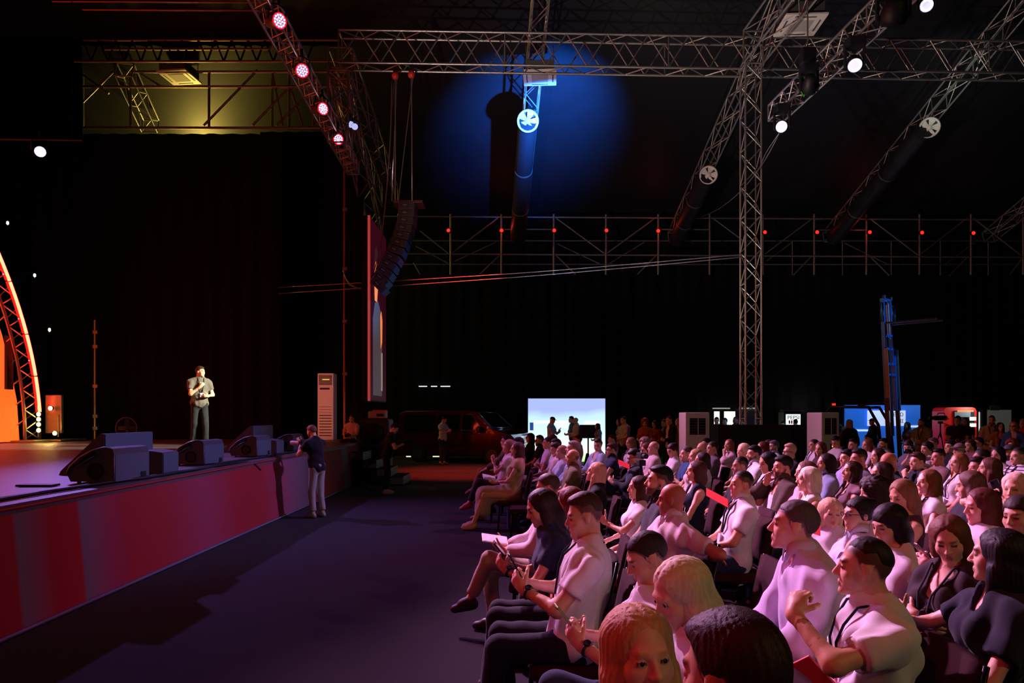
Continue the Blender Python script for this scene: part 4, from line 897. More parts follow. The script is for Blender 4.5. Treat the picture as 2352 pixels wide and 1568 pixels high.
def ik(S_, W, l1, l2, pole):
    d = W - S_; L_ = np.linalg.norm(d); mx = (l1 + l2) * .995
    if L_ > mx: W = S_ + d * mx / L_; d = W - S_; L_ = mx
    t = d / L_; a = (l1 * l1 - l2 * l2 + L_ * L_) / (2 * L_); h = math.sqrt(max(l1 * l1 - a * a, 1e-6))
    p = nrm(pole - t * (pole @ t)); return S_ + t * a + p * h, W
def hand(W, hd, pn, side, curl, s=1.0, spread=.0):
    hd = nrm(np.array(hd, float)); pn = np.array(pn, float); pn = nrm(pn - hd * (pn @ hd)); sd = np.cross(hd, pn) * (-1 if side > 0 else 1)   # sd: thumb side
    P = []; kk = .006
    Rm = np.stack([hd, sd, pn])
    P.append(ell(W + hd * .047 * s, (.052 * s, .041 * s, .017 * s), Rm, .02)); P.append(cap(W - hd * .01, W + hd * .03 * s, .024 * s, .022 * s, .02))
    tips = []
    for i, (o, l) in enumerate(((.030, .070), (.010, .079), (-.011, .073), (-.030, .058))):
        b = W + hd * (.088 - abs(o) * .25) * s + sd * o * s; d = nrm(hd + sd * o * spread * 12); c_ = curl * (1 + .1 * i)
        for seg, (f, r) in enumerate(((.45, .0092), (.30, .0084), (.25, .0075))):
            a_ = c_ * (.7 if seg == 0 else 1.0); d = nrm(d * math.cos(a_) + pn * math.sin(a_)); pn_ = pn
            e = b + d * l * f * s; P.append(cap(b, e, r * s, r * s * .93, kk)); b = e
            pn = nrm(pn - d * (pn @ d)) if seg < 2 else pn
        pn = nrm(Rm[2]); tips.append(b)
    b = W + hd * .022 * s + sd * .028 * s + pn * .008 * s; d = nrm(hd * .62 + sd * .62 + pn * .35)
    for l, r, tw in ((.042, .0125, 0), (.034, .0105, .35), (.026, .009, .3)):
        d = nrm(d + pn * tw * (.4 + curl * .9) - sd * tw * (.5 + curl * .8) + hd * tw * .3); e = b + d * l * s; P.append(cap(b, e, r * s, r * s * .92, kk)); b = e
    return P, W + hd * .085 * s + pn * .03 * s
def lod(d):
    if d < 2.0: return dict(h=.0038, n=.0065, b=.018, c=.013, hair=.0046)
    if d < 3.4: return dict(h=.0048, n=.0058, b=.020, c=.0115, hair=.0058)
    if d < 5.2: return dict(h=.0066, n=.0074, b=.024, c=.0145, hair=.0076)
    if d < 8.0: return dict(h=.0092, n=.0100, b=.028, c=.0190, hair=.0106)
    if d < 11.5: return dict(h=.0124, n=.0138, b=.032, c=.0250, hair=.0142)
    return dict(h=.0142, n=.0160, b=.036, c=.0290, hair=.0162)
# wrist targets: (x forward, y outward-left, z), hand direction, palm normal, curl ; seated frame, mirrored for the right hand
ARMS = {
 'lap': ((.27, .10, .68), (.8, -.45, -.15), (0, 0, -1), .35), 'phonehi': ((.40, .07, 1.00), (.5, -.42, .6), (-.25, -.75, .25), .75), 'knee': ((.36, .13, .66), (.9, -.1, -.3), (0, 0, -1), .35),
 'phone': ((.33, .085, .84), (.55, -.42, .55), (-.25, -.75, .25), .75), 'read': ((.28, .13, .73), (.8, -.35, .15), (0, -.5, .8), .6),
 'cross': ((.19, -.03, .86), (-.05, -1, .12), (-1, 0, 0), .30), 'chin': ((.17, .05, 1.03), (.1, -.35, .9), (-.8, -.5, .1), 1.0),
 'cheek': ((.12, .12, 1.06), (-.1, -.3, .95), (-.3, -.9, 0), .45), 'ear': ((.07, .13, 1.12), (-.2, -.2, .95), (0, -1, .1), .7),
 'camera': ((.22, .09, 1.12), (.5, -.6, .6), (-.6, -.5, .1), .8), 'clasp': ((.24, .035, .99), (.1, -.25, .95), (-.1, -1, 0), .7),
 'fist': ((.34, .12, 1.07), (-.35, -.45, .8), (-.5, -.6, -.5), 1.15), 'back': ((-.22, .20, .84), (-.75, -.65, .0), (0, 0, -1), .4), 'gest': ((.33, .12, .92), (.6, -.1, .75), (-.3, -.9, .2), .25),
 'cup': ((.24, .08, .98), (.4, -.7, .3), (-.5, -.3, 0), 1.0), 'side': ((.05, .27, .60), (.3, 0, -1), (0, -1, 0), .4),
}
STAND = {
 'side': ((.03, .25, .83), (.15, 0, -1), (0, -1, 0), .45), 'waist': ((.24, .06, 1.08), (.6, -.8, .0), (-.5, 0, .6), .8), 'phone': ((.30, .06, 1.22), (.6, -.5, .5), (-.4, -.6, .3), .8),
 'cross': ((.19, -.03, 1.22), (-.05, -1, .12), (-1, 0, 0), .30), 'camera': ((.26, .10, 1.50), (.4, -.65, .55), (-.6, -.5, .1), .9), 'camlow': ((.33, .07, 1.33), (.5, -.6, .35), (-.5, -.5, .3), .9),
 'mic': ((.20, .05, 1.30), (.3, -.55, .7), (-.6, -.4, .1), .9), 'belly': ((.22, .10, 1.10), (.55, -.8, .1), (-.5, -.2, .3), .9), 'hip': ((.02, .27, 1.02), (-.1, -.9, -.3), (0, -.3, -1), .6),
 'lens': ((.42, .05, 1.42), (.6, -.5, .5), (-.2, -.4, .7), 1.0),
}
PEOPLE = {}
def hairline(x): return np.interp(x, [-.12, -.060, -.040, .012, .030, .055, .090], [-.050, -.044, .004, -.010, .022, .054, .063])
def skin_face_m(skin, hc):
    key = 'skin_%s_%s' % (skin, hc)
    if key in MATS: return MATS[key]
    m = skin_m(skin).copy(); m.name = key; MATS[key] = m; N = m.node_tree.nodes; L = m.node_tree.links; b = N['Principled BSDF']; src = b.inputs['Base Color'].links[0].from_socket
    at_ = N.new('ShaderNodeAttribute'); at_.attribute_name = 'face'; sp = N.new('ShaderNodeSeparateColor'); L.new(at_.outputs['Color'], sp.inputs[0])
    sk = [int(skin[i:i + 2], 16) / 255 for i in (0, 2, 4)]; h = lin(hc)
    for ch, col in (('Green', lin((sk[0] * .92, sk[1] * .72, sk[2] * .75))), ('Red', tuple(a * .85 + b_ * .15 for a, b_ in zip(h, lin(tuple(sk))))), ('Blue', lin('1c1312'))):
        mx = N.new('ShaderNodeMix'); mx.data_type = 'RGBA'; L.new(sp.outputs[ch], mx.inputs[0]); L.new(src, mx.inputs[6]); mx.inputs[7].default_value = tuple(col) + (1,); src = mx.outputs[2]
    L.new(src, b.inputs['Base Color']); return m
def person(pid, label, head_xyz, heading, hd=None, pitch=0., roll=0., sex='m', pose='sit', arms='lap', larm=None, rarm=None, legs='plain', lean=-.17, hair='short', hcol='2a1c16', skin='c98e72',
           top='d9d4dc', sleeve=.5, tname='tee', neck='crew', inner=None, bottom='23242e', bname='trousers', shoe='2a2626', fat=1.0, beard=None, glasses=None, lanyard=None, watch=None, group=None, dist=None, floor=0., fixed=None, base_z=None, collar=False):
    """head_xyz: top of the head (hair) in the room; the person is scaled so that the feet rest on the floor"""
    dist = head_xyz[1] if dist is None else dist; q = lod(dist); sit = pose == 'sit'; f = sex == 'f'
    if hd is None: hd = heading
    seed = abs(hash(pid)) % 9973 if False else sum(ord(c) * (i + 7) for i, c in enumerate(pid)) % 9973
    rel = R((hd - heading + 180) % 360 - 180); rel = max(-1.5, min(1.5, rel))
    pz = .545 if sit else .95; Pv = V3(0, 0, pz); t = V3(math.sin(lean), 0, math.cos(lean)); fw = V3(math.cos(lean), 0, -math.sin(lean)); Y = V3(0, 1, 0)
    sw = (.152 if f else .178) * (1 + (fat - 1) * .4)
    nb = Pv + t * .535; nk = nrm(t + V3(.28, 0, .25)); HC = nb + nk * .158 + V3(.012, 0, 0) * (1 if pitch < .2 else 1.6); HS = .90 if f else .94
    cy, sy, cp, sp_ = math.cos(rel), math.sin(rel), math.cos(pitch), math.sin(pitch)
    fh = V3(cy * cp, sy * cp, -sp_); lh = V3(-sy, cy, 0); uh = np.cross(fh, lh)
    if roll: lh, uh = lh * math.cos(roll) + uh * math.sin(roll), uh * math.cos(roll) - lh * math.sin(roll)
    Rh = np.stack([fh, lh, uh]); H = lambda x, y, z: HC + (fh * x + lh * y + uh * z) * HS
    hcap = lambda a, b, ra, rb=None, k=.02: cap(H(*a), H(*b), ra * HS, None if rb is None else rb * HS, k)
    hell = lambda c, r, k=.02: ell(H(*c), np.array(r) * HS, Rh, k)
    # ---- skeleton
    sh = {1: nb - t * .078 + Y * sw, -1: nb - t * .078 - Y * sw}
    torso = [ell(Pv + t * .37, (.105 * fat, (.138 if f else .160) * (1 + (fat - 1) * .6), .185), np.stack([fw, Y, t]), .06), ell(Pv + t * .16 + fw * .015 * fat, (.105 * fat, (.125 if f else .148) * fat, .16), np.stack([fw, Y, t]), .06),
             ell(Pv + V3(0, 0, .01), (.125 * fat, .165 * (1 + (fat - 1) * .7), .115), None, .06), cap(sh[1] * .80 + sh[-1] * .20, sh[1] * .20 + sh[-1] * .80, .050, None, .05),
             cap(nb + nk * .02, sh[1] + t * .0, .043, .038, .05), cap(nb + nk * .02, sh[-1], .043, .038, .05)]
    if f: torso += [ell(Pv + t * .355 + fw * .085 + Y * s * .062, (.055, .058, .058), None, .03) for s in (1, -1)]
    def legset(r0, r1, r2, r3):
        out = []
        for s in (1, -1):
            hip = V3(0, .088 * s, pz - .01)
            if sit:
                sp2 = .10 if f else .125
                if legs == 'cross' and s == 1: kn, an = V3(.42, .05, .645), V3(.58, -.02, .30)
                elif legs == 'out': kn, an = V3(.43, sp2 * s, .54), V3(.60, sp2 * s * .9, .095)
                elif legs == 'tuck': kn, an = V3(.43, sp2 * s, .53), V3(.30, sp2 * s * .6, .10)
                else: kn, an = V3(.43, sp2 * s, .535), V3(.44 + .05 * s, sp2 * s, .09)
            else:
                off = .10 * s if legs == 'walk' else .015 * s
                kn, an = V3(.03 + off * .6, .10 * s, .51), V3(off - .02, .11 * s, .09)
            out.append((hip, kn, an, s))
        return out
    LG = legset(0, 0, 0, 0)
    thigh = .078 if f else .080
    def legprims(e=0., flare=0.):
        P = []
        for hip, kn, an, s in LG: P += [cap(hip, kn, (thigh + e) * (1 + (fat - 1) * .5), .055 + e, .04), cap(kn, an, .053 + e + flare * .3, .036 + e + flare, .03)]
        return P
    feet = []
    for hip, kn, an, s in LG:
        fd = V3(1, .12 * s, 0) if not (sit and legs == 'cross' and s == 1) else nrm(V3(.75, -.15, -.5))
        feet.append((an, an + nrm(fd) * .155 + V3(0, 0, -.048) if fd[2] == 0 else an + fd * .17, s))
    tab = ARMS if sit else STAND; armp = {}; wr = {}; grip = {}; handp = []
    for s in (1, -1):
        nm_ = (larm if s > 0 else rarm) or arms; (wx, wy, wz), hdv, pn, curl = tab[nm_]
        W = V3(wx, wy * s, wz) + (V3((nb[0]) * .6, 0, (nb[2] - pz - .53) * .6) if nm_ not in ('lap', 'knee', 'read') else 0)
        if nm_ == 'cross' and s < 0: W = W + V3(.045, 0, -.045)
        pole = V3(-.35, .75 * s, -.75) if nm_ not in ('back', 'fist', 'gest') else (V3(.1, 1.0 * s, .1) if nm_ == 'back' else V3(.15, .9 * s, -.6))
        E_, W = ik(sh[s] - t * .01 , W, .275, .245, pole); armp[s] = (sh[s], E_, W)
        HP, g = hand(W, (hdv[0], hdv[1] * s, hdv[2]), (pn[0], pn[1] * s, pn[2]), s, curl, .90 if f else 1.0, .12 if nm_ == 'gest' else .02); handp += HP; wr[s] = W; grip[s] = g
    au = .80 if f else 1.0
    def armprims(s, a0, a1, e=0.):   # a: 0 shoulder, 1 elbow, 2 wrist
        S_, E_, W = armp[s]; P = []
        if a0 < 1: P.append(cap(S_, S_ + (E_ - S_) * min(a1, 1), .053 * au + e, (.056 - .015 * min(a1, 1)) * au + e, .04))
        if a1 > 1: P.append(cap(E_, E_ + (W - E_) * (a1 - 1), .041 * au + e, (.041 - .014 * (a1 - 1)) * au + e, .03))
        return P
    headp = [hell((-.012, 0, .035), (.098, .077, .092)), hell((.035, 0, -.03), (.062, .060, .085)), hell((.045, 0, -.075), (.045, .046 if f else .052, .040)), hell((.080, 0, -.108), (.018, .020, .016)),
             hcap((.082, -.032, .024), (.082, .032, .024), .012), hell((.058, .040, -.032), (.026, .026, .028)), hell((.058, -.040, -.032), (.026, .026, .028)),
             neg(hell((.104, .032, .003), (.017, .018, .012), .010)), neg(hell((.104, -.032, .003), (.017, .018, .012), .010)),
             hell((.080, .032, .003), (.013, .016, .0125), .004), hell((.080, -.032, .003), (.013, .016, .0125), .004),
             hcap((.092, 0, .012), (.114, 0, -.030), .0075, .0115, .010), hell((.104, .011, -.035), (.011, .009, .008), .006), hell((.104, -.011, -.035), (.011, .009, .008), .006),
             hcap((.0945, -.014, -.0645), (.0945, .014, -.0645), .0065, None, .006), hcap((.093, -.011, -.0755), (.093, .011, -.0755), .0075, None, .006),
             hell((-.006, .078, -.006), (.018, .008, .032), .010), hell((-.006, -.078, -.006), (.018, .008, .032), .010)]
    neckp = [cap(H(-.022, 0, -.055), nb - t * .02, .047 if f else .056, .052 if f else .062, .03)]
    skinp = torso + legprims() + armprims(1, 0, 2) + armprims(-1, 0, 2) + neckp + headp + handp + [cap(a, b, .034, .026, .02) for a, b, s in feet]
    hb = [(HC - V3(.15, .15, .14), HC + V3(.15, .15, .14), q['h'])]
    for s in (1, -1):
        hc_ = wr[s] + (grip[s] - wr[s]) * .95; hb.append((np.minimum(hc_ - .105, wr[s] - .05), np.maximum(hc_ + .105, wr[s] + .05), q['n']))
    if np.all(hb[1][0] < hb[2][1]) and np.all(hb[2][0] < hb[1][1]): hb[1:] = [(np.minimum(hb[1][0], hb[2][0]), np.maximum(hb[1][1], hb[2][1]), q['n'])]
    for i in range(1, len(hb)):   # keep the boxes apart from the head's
        if np.all(hb[i][0] < hb[0][1]) and np.all(hb[0][0] < hb[i][1]): hb = [(np.minimum(hb[0][0], hb[i][0]), np.maximum(hb[0][1], hb[i][1]), q['h'])] + [x for j, x in enumerate(hb) if j not in (0, i)]; break
    v, qq = multires(skinp, q['b'], hb)
    c = (v - HC) @ Rh.T / HS; x_, y_, z_ = c[:, 0], np.abs(c[:, 1]), c[:, 2]
    near = q['h'] < .009; inh = np.linalg.norm(c, axis=1) < .17; sst = lambda a, b, t_: (lambda u: u * u * (3 - 2 * u))(np.clip((t_ - a) / (b - a), 0, 1))
    ew = max(.0022, q['h'] * .6)
    lip = inh * (1 - sst(.021 - ew, .021 + ew, y_ + np.abs(z_ + .070) * .8)) * (1 - sst(.011, .011 + 2 * ew, np.abs(z_ + .070))) * (x_ > .085)
    hmask = np.zeros(len(v))
    if hair in ('short', 'fade', 'crop', 'quiff'):
        zl = hairline(x_) + .010 * (y_ / .07) * (x_ > .03); ear = (y_ > .071) & (np.abs(x_ + .006) < .026) & (z_ < .032)
        hmask = np.where(ear, 0, sst(-.006, .026 if hair in ('fade', 'quiff') else .008, z_ - zl))
    if hair == 'bald': hmask = np.where((y_ > .071) & (np.abs(x_ + .006) < .026), 0, sst(-.004, .01, z_ - hairline(x_)) * (1 - sst(.012, .045, z_)) * (1 - sst(.0, .03, x_))) * .8
    if beard:
        bz = np.interp(x_, [-.01, .01, .03, .06, .09, .12], [.0, -.02, -.045, -.052, -.046, -.044]); bm_ = sst(-.006, .006, bz - z_) * sst(-.012, .0, x_) * (x_ < .107) * (np.linalg.norm(c - np.array([.03, 0, -.045]), axis=1) < .115)
        hmask = np.maximum(hmask, bm_ * (1 - lip) * .92)
    bz = .0255 + .10 * np.maximum(y_ - .015, 0) - 3.2 * np.maximum(y_ - .030, 0) ** 2 * 3
    brow = inh * (x_ > .064) * sst(.011, .016, y_) * (1 - sst(.044, .052, y_)) * (1 - sst(.0034, .0034 + 1.3 * ew, np.abs(z_ - bz)))
    hmask = np.maximum(hmask * inh, brow * .95)
    eye = inh * (x_ > .072) * (1 - sst(.012, .012 + 1.5 * ew, np.abs(y_ - .032))) * (1 - sst(.0042, .0042 + 1.2 * ew, np.abs(z_ - .0015))) * (.95 if near else .85)
    root = thing('person', label, 'person', (0, 0, 0), R(heading), group)
    hm = hair_m(hcol)
    body = mesh_of('body', v, qq, [skin_face_m(skin, beard if beard and hair in ('none', 'cap') else hcol)], root)
    at_c = body.data.attributes.new('face', 'FLOAT_COLOR', 'POINT'); at_c.data.foreach_set('color', np.stack([hmask, lip, eye, np.ones(len(v))], 1).astype(np.float32).ravel())
    if dist < 3.0 and near:
        for s in (1, -1):
            p = H(.0795, .032 * s, .0025); e = MB().lathe([(0, -.0128), (.0075, -.0104), (.0118, -.005), (.0128, 0), (.0118, .005), (.0075, .0104), (0, .0128)], c=tuple(p), n=14).build('eye', M('eye_white', 'cfc4be', .2), root)
            rt = Matrix([[*np.cross(uh, fh)], [*uh], [*fh]]).transposed()
            MB().lathe([(.0062, .0112), (.004, .0125), (0, .0132)], c=tuple(p), n=12, rot=rt).build('iris', M('iris', '1c120e', .1), e)
    # ---- hair
    hp = []; hpost = None; lx = lambda x, y, z: ((x - HC[0]) * fh[0] + (y - HC[1]) * fh[1] + (z - HC[2]) * fh[2], (x - HC[0]) * lh[0] + (y - HC[1]) * lh[1] + (z - HC[2]) * lh[2], (x - HC[0]) * uh[0] + (y - HC[1]) * uh[1] + (z - HC[2]) * uh[2])
    def strand(D, X, Yh, Zh, amp, fr=44):
        return D + amp * np.sin(fr * np.arctan2(Yh, -X + .03) + .7 * np.sin(9 * Zh + seed)) + amp * .6 * np.sin(fr * 2.3 * np.arctan2(Yh, -X + .03) + 4 * Zh)
    hn = 'hair'
    if hair in ('short', 'fade', 'crop', 'quiff'):
        tv = {'short': .013, 'fade': .010, 'crop': .006, 'quiff': .022}[hair]; sv = {'short': .005, 'fade': .0, 'crop': .002, 'quiff': .001}[hair]
        hp = [hell((-.014, 0, .036), (.100 + sv + .002, .078 + sv, .092 + tv))]
        if hair in ('quiff', 'short'): hp.append(hell((.035, 0, .098 if hair == 'quiff' else .088), (.058, .055, .030 if hair == 'quiff' else .026), .03))
        def hpost(D, x, y, z):
            X, Yh, Zh = lx(x, y, z); X, Yh, Zh = X / HS, Yh / HS, Zh / HS
            zh = hairline(X) + {'short': .004, 'crop': .008, 'fade': .042, 'quiff': .036}[hair] * np.clip((.07 - X) / .05, .15, 1)
            e = np.clip((Zh - zh) / (.034 if hair in ('short', 'crop') else .060), 0, 1); D = D + (.012 + tv * .6) * HS * (1 - e) ** 2
            D = np.maximum(D, (zh - Zh) * .8 * HS)
            return strand(D, X, Yh, Zh, .0012 * e)
    elif hair == 'bald_':
        hp = [hell((-.022, 0, .020), (.095, .0805, .062))]
        def hpost(D, x, y, z):
            X, Yh, Zh = lx(x, y, z); X, Yh, Zh = X / HS, Yh / HS, Zh / HS
            return np.maximum(np.maximum(D, (X - .015) * HS), np.maximum((-.055 - Zh), Zh - .035 - .2 * np.minimum(X, 0) * 0) * HS)
    elif hair in ('long', 'bob', 'pony', 'bun', 'curly', 'straight', 'bangs', 'shoulder'):
        big = .026 if hair == 'curly' else .0
        hp = [hell((-.016, 0, .036), (.108 + big, .088 + big, .098 + big * .8))]
        if hair in ('pony', 'bun'):
            if hair == 'bun': hp += [hell((-.10, 0, .075), (.042, .042, .040))]
            else: hp += [hcap((-.10, 0, .05), (-.125, 0, -.05), .030, .030), hcap((-.125, 0, -.05), (-.105, 0, -.20), .030, .012)]
        else:
            Ln = {'long': .33, 'straight': .36, 'bob': .12, 'curly': .20, 'bangs': .25, 'shoulder': .19}[hair]
            hp += [hcap((-.045, 0, .02), (-.065, 0, -.10), .085 + big, .070 + big, .04), hcap((-.065, .0, -.10), (-.075, 0, -Ln), .074 + big, .030, .04)]
            for s in (1, -1):
                hp += [hcap((-.02, s * .060, .05), (-.012, s * .070, -.09), .034 + big, .036 + big * .6, .03), hcap((-.030, s * .052, -.06), (-.045, s * .055, -Ln * .9), .046, .026, .04)]
                if hair in ('long', 'straight'): hp += [hcap((.012, s * .074, -.06), (.035, s * .082, -Ln * .88), .026, .016, .03)]
        amp = .0014
        def hpost(D, x, y, z):
            X, Yh, Zh = lx(x, y, z); X, Yh, Zh = X / HS, Yh / HS, Zh / HS
            fx_ = .030 if hair not in ('pony', 'bun') else .0
            line = .062 - .9 * np.maximum(np.abs(Yh) - .02, 0) * (1 if hair not in ('pony', 'bun') else .4)
            if hair == 'bangs': line = .030 + 0 * Yh
            if hair in ('pony', 'bun'):
                u = np.clip((X + .01) / .08, 0, 1); u = u * u * (3 - 2 * u); D = np.maximum(D, (-.058 + .115 * u - Zh) * .8 * HS) if hair == 'bun' else np.maximum(D, np.minimum((-.058 + .115 * u - Zh), X + .085) * .8 * HS)
            else:
                zc = .040 if hair != 'bangs' else .062; zt = .112 if hair != 'bangs' else .09
                op = np.sqrt((np.maximum(.0, .095 - X) / .075) ** 2 + (Yh / .063) ** 2 + ((Zh + zc) / zt) ** 2)
                top_ = np.clip((Zh - .0) / .03, 0, 1) * np.clip(X / .03, 0, 1)
                e = np.clip((op - 1) / .42, 0, 1); D = D + .016 * HS * (1 - e) ** 2 * top_
                D = np.maximum(D, (1 - op) * .06)
                if hair != 'bangs': D = D + .004 * np.exp(-(Yh / .006) ** 2) * np.clip((Zh - .06) / .03, 0, 1)
            if hair == 'curly': return D + .009 * np.sin(75 * X + 3 * np.sin(40 * Zh)) * np.sin(80 * Yh + 2) * np.sin(70 * Zh + 1) + .004 * np.sin(150 * X) * np.sin(140 * Zh + 120 * Yh)
            return strand(D, X, Yh, Zh, amp)
    elif hair == 'cap':
        hn = 'cap'; hp = [hell((-.012, 0, .048), (.108, .088, .088)), hell((.095, 0, .052), (.085, .068, .010), .012)]
        def hpost(D, x, y, z):
            X, Yh, Zh = lx(x, y, z); return np.maximum(D, (.036 * HS - Zh))
    if hp: solid(hn, hp, q['hair'], [hm], root, 0, hpost)
    # ---- clothes
    wf = wrinkle(seed, .0088 if q['c'] < .016 else .006, .105)
    hemz = -.10 if tname not in ('dress', 'jacket', 'shirt_loose') else -.14
    tp = torso + (armprims(1, 0, sleeve, .002) + armprims(-1, 0, sleeve, .002) if sleeve > 0 else [])
    ti = .019 if tname in ('jacket', 'blazer', 'shirt', 'cardigan') else .0165
    rn = {'crew': .066, 'collar': .062, 'v': .068, 'scoop': .085, 'tank': .095}[neck]; vd = {'crew': .0, 'collar': .02, 'v': .12, 'scoop': .05, 'tank': .09}[neck]
    cut = [neg(cap(nb + nk * .015, nb + nk * .2, rn, rn, .012))]
    if vd: cut.append(neg(ell(nb + fw * .085 - t * (.02 + vd * .3), (.07, .03 + vd * .22, .05 + vd * .6), np.stack([fw, Y, t]), .012)))
    if neck == 'tank': cut += [neg(ell(sh[s] + Y * s * .045 + t * .02, (.14, .062, .12), np.stack([fw, Y, t]), .02)) for s in (1, -1)]
    def tpost(D, x, y, z):
        D = np.maximum(wf(D, x, y, z), (hemz - ((x - Pv[0]) * t[0] + (y - Pv[1]) * t[1] + (z - Pv[2]) * t[2])))
        if sleeve > 0:
            for s in (1, -1):
                S_, E_, W = armp[s]
                if sleeve <= 1: a_, n_ = S_ + (E_ - S_) * sleeve, nrm(E_ - S_)
                else: a_, n_ = E_ + (W - E_) * (sleeve - 1), nrm(W - E_)
                dd = (x - a_[0]) * n_[0] + (y - a_[1]) * n_[1] + (z - a_[2]) * n_[2]; r2 = (x - a_[0]) ** 2 + (y - a_[1]) ** 2 + (z - a_[2]) ** 2
                D = np.where(r2 < (.085 if sleeve <= 1 else .07) ** 2, np.maximum(D, dd), D)
        return D
    # infl only for the cloth, not for the cuts
    lo, hi = bounds(tp, .05 + 2 * q['c'])
    def tfin(D, x, y, z): return tpost(D, x, y, z)
    D = field(tp, lo, hi, q['c'], ti, None)
    for p in cut:
        pp = p[1:]; n_ = D.shape; ax = [lo[i] + q['c'] * np.arange(n_[i]) for i in range(3)]
        d = -prim_d(pp, ax[0][:, None, None], ax[1][None, :, None], ax[2][None, None, :]); D = np.maximum(D, d)
    ax = [lo[i] + q['c'] * np.arange(D.shape[i]) for i in range(3)]
    D = tpost(D, ax[0][:, None, None], ax[1][None, :, None], ax[2][None, None, :]).astype(np.float32)
    v, qq = nets(D, lo, q['c']); mi = np.zeros(len(qq), int); mats = [cloth_m(top)]
    if inner:
        cc = v[qq].mean(1); mats.append(cloth_m(inner)); dd = (cc - Pv) @ fw; mi[(np.abs(cc[:, 1]) < .055) & (dd > .05)] = 1
    mesh_of({'tee': 'tee_shirt', 'shirt_loose': 'shirt'}.get(tname, tname), v, qq, mats, root, mi)
    if neck == 'collar' or collar:
        vs, fs = [], []; K = 14
        for k in range(K + 1):
            a = math.pi * (-.90 + 1.80 * k / K); fr_ = abs(k / K * 2 - 1) ** 6; o_ = -fw * math.cos(a); y2 = Y * math.sin(a)
            c1 = nb + nk * (.098 - .030 * fr_) + fw * .016
            for rr, dz, th in ((.058, 0, 0), (.064, .004, 0), (.086, -.040 - .035 * fr_, 0), (.080, -.043 - .035 * fr_, 0)): vs.append(tuple(c1 + (o_ + y2) * rr + nk * dz + fw * .012 * fr_ * (rr > .07)))
        for k in range(K):
            for j in range(4): fs.append((k * 4 + j, k * 4 + (j + 1) % 4, k * 4 + 4 + (j + 1) % 4, k * 4 + 4 + j))
        fs += [(0, 1, 2, 3), (K * 4 + 3, K * 4 + 2, K * 4 + 1, K * 4)]
        MB()._add(vs, fs, 0, True).build('collar', cloth_m(top), root)
    if False:
        pts = []
        for k in range(13):
            a = math.pi * (-.86 + 1.72 * k / 12) + math.pi; pts.append(nb + nk * (.035 - .02 * (1 + math.cos(a + math.pi)) * .0) + fw * (.068 * -math.cos(a + math.pi) * -1) * .95 + Y * .070 * math.sin(a))
        pts = [p + nk * (-.03 if i in (0, 12) else 0) + fw * (.012 if i in (0, 12) else 0) for i, p in enumerate(pts)]
        MB().tube([tuple(p) for p in pts], [.020] + [.015] * 11 + [.020], 6).build('collar', cloth_m(top), root)
    bi = .009
    if bname in ('skirt', 'dress_skirt'):
        kn = (LG[0][1] + LG[1][1]) / 2
        bp = [torso[2], cap(V3(0, 0, pz), kn * .98 + V3(0, 0, .0), .145, .125, .06), cap(kn + V3(.0, 0, -.02), kn + V3(.03, 0, -.24), .12, .12, .06)] if sit else [torso[2], cap(V3(0, 0, .95), V3(0, 0, .55), .16, .19, .05)]
        solid('skirt', bp, q['c'], [cloth_m(bottom)], root, .006, wrinkle(seed + 1, .005, .08))
    else:
        cutz = None
        bp = [torso[2], cap(Pv - V3(0, 0, 0), Pv + t * .09, .10, .10, .05)] + legprims(.0, .0 if bname == 'jeans' else .010)
        wb_ = wrinkle(seed + 3, .0034, .15)
        def bpost(D, x, y, z):
            D = wb_(D, x, y, z)
            if bname == 'shorts': 
                for hip, kn, an, s in LG: D = np.where((z < kn[2] - .07) & (x > .2), np.maximum(D, .02), D)
            for hip, kn, an, s in LG:
                n_ = nrm(an - kn); a_ = an - n_ * .035; dd = (x - a_[0]) * n_[0] + (y - a_[1]) * n_[1] + (z - a_[2]) * n_[2]; r2 = (x - an[0]) ** 2 + (y - an[1]) ** 2 + (z - an[2]) ** 2
                D = np.where(r2 < .10 ** 2, np.maximum(D, dd), D)
            return D
        solid(bname, bp, q['c'] * (1.1 if dist < 4.2 else 1.35), [cloth_m(bottom)], root, bi, bpost)
    for a, b, s in feet:
        d = nrm(b - a); heel = a - V3(d[0], d[1], 0) * .03 + V3(0, 0, -.052)
        solid('shoe', [cap(heel, b + V3(0, 0, -.004), .036, .032, .03), cap(a + V3(0, 0, -.02), a + (b - a) * .5, .042, .036, .03)], max(q['c'] * .95, .012), [M('shoe_' + shoe, shoe, .5)], root, .006, lambda D, x, y, z: np.maximum(D, .004 - z) if b[2] < .2 else D)
    # ---- accessories
    def surf(p, dirv, e=.006):
        p = np.array(p, float)
        for _ in range(40):
            d = min(float(prim_d(pr, p[0], p[1], p[2])) for pr in torso) - ti - .012
            if d > e: break
            p = p + dirv * .008
        return p
    if lanyard:
        fr_ = lambda s: [surf(nb + Y * s * (.066 - .05 * k / 4) + fw * .05 - t * (.30 * k / 4 - .01), fw) for k in range(5)]
        rg = [nb + nk * .028 + (-fw * math.cos(a) + Y * math.sin(a)) * .080 for a in [R(d_) for d_ in range(-100, 101, 25)]]
        path = [tuple(p) for p in fr_(-1)[::-1]] + [tuple(p) for p in rg] + [tuple(p) for p in fr_(1)]
        ly = MB().tube(path, .0060 if dist < 6 else .008, 5, closed=True).build('lanyard', cloth_m(lanyard if lanyard != 1 else '16161c'), root)
        bp_ = surf(nb + fw * .06 - t * .36, fw); MB().box(tuple(bp_), (.012, .075, .10), Matrix(np.stack([fw, Y, t]).T.tolist())).build('badge', M('badge_red', 'd8404a', .5) if seed % 3 == 0 else M('badge_white', 'd0ccd0', .5), ly)
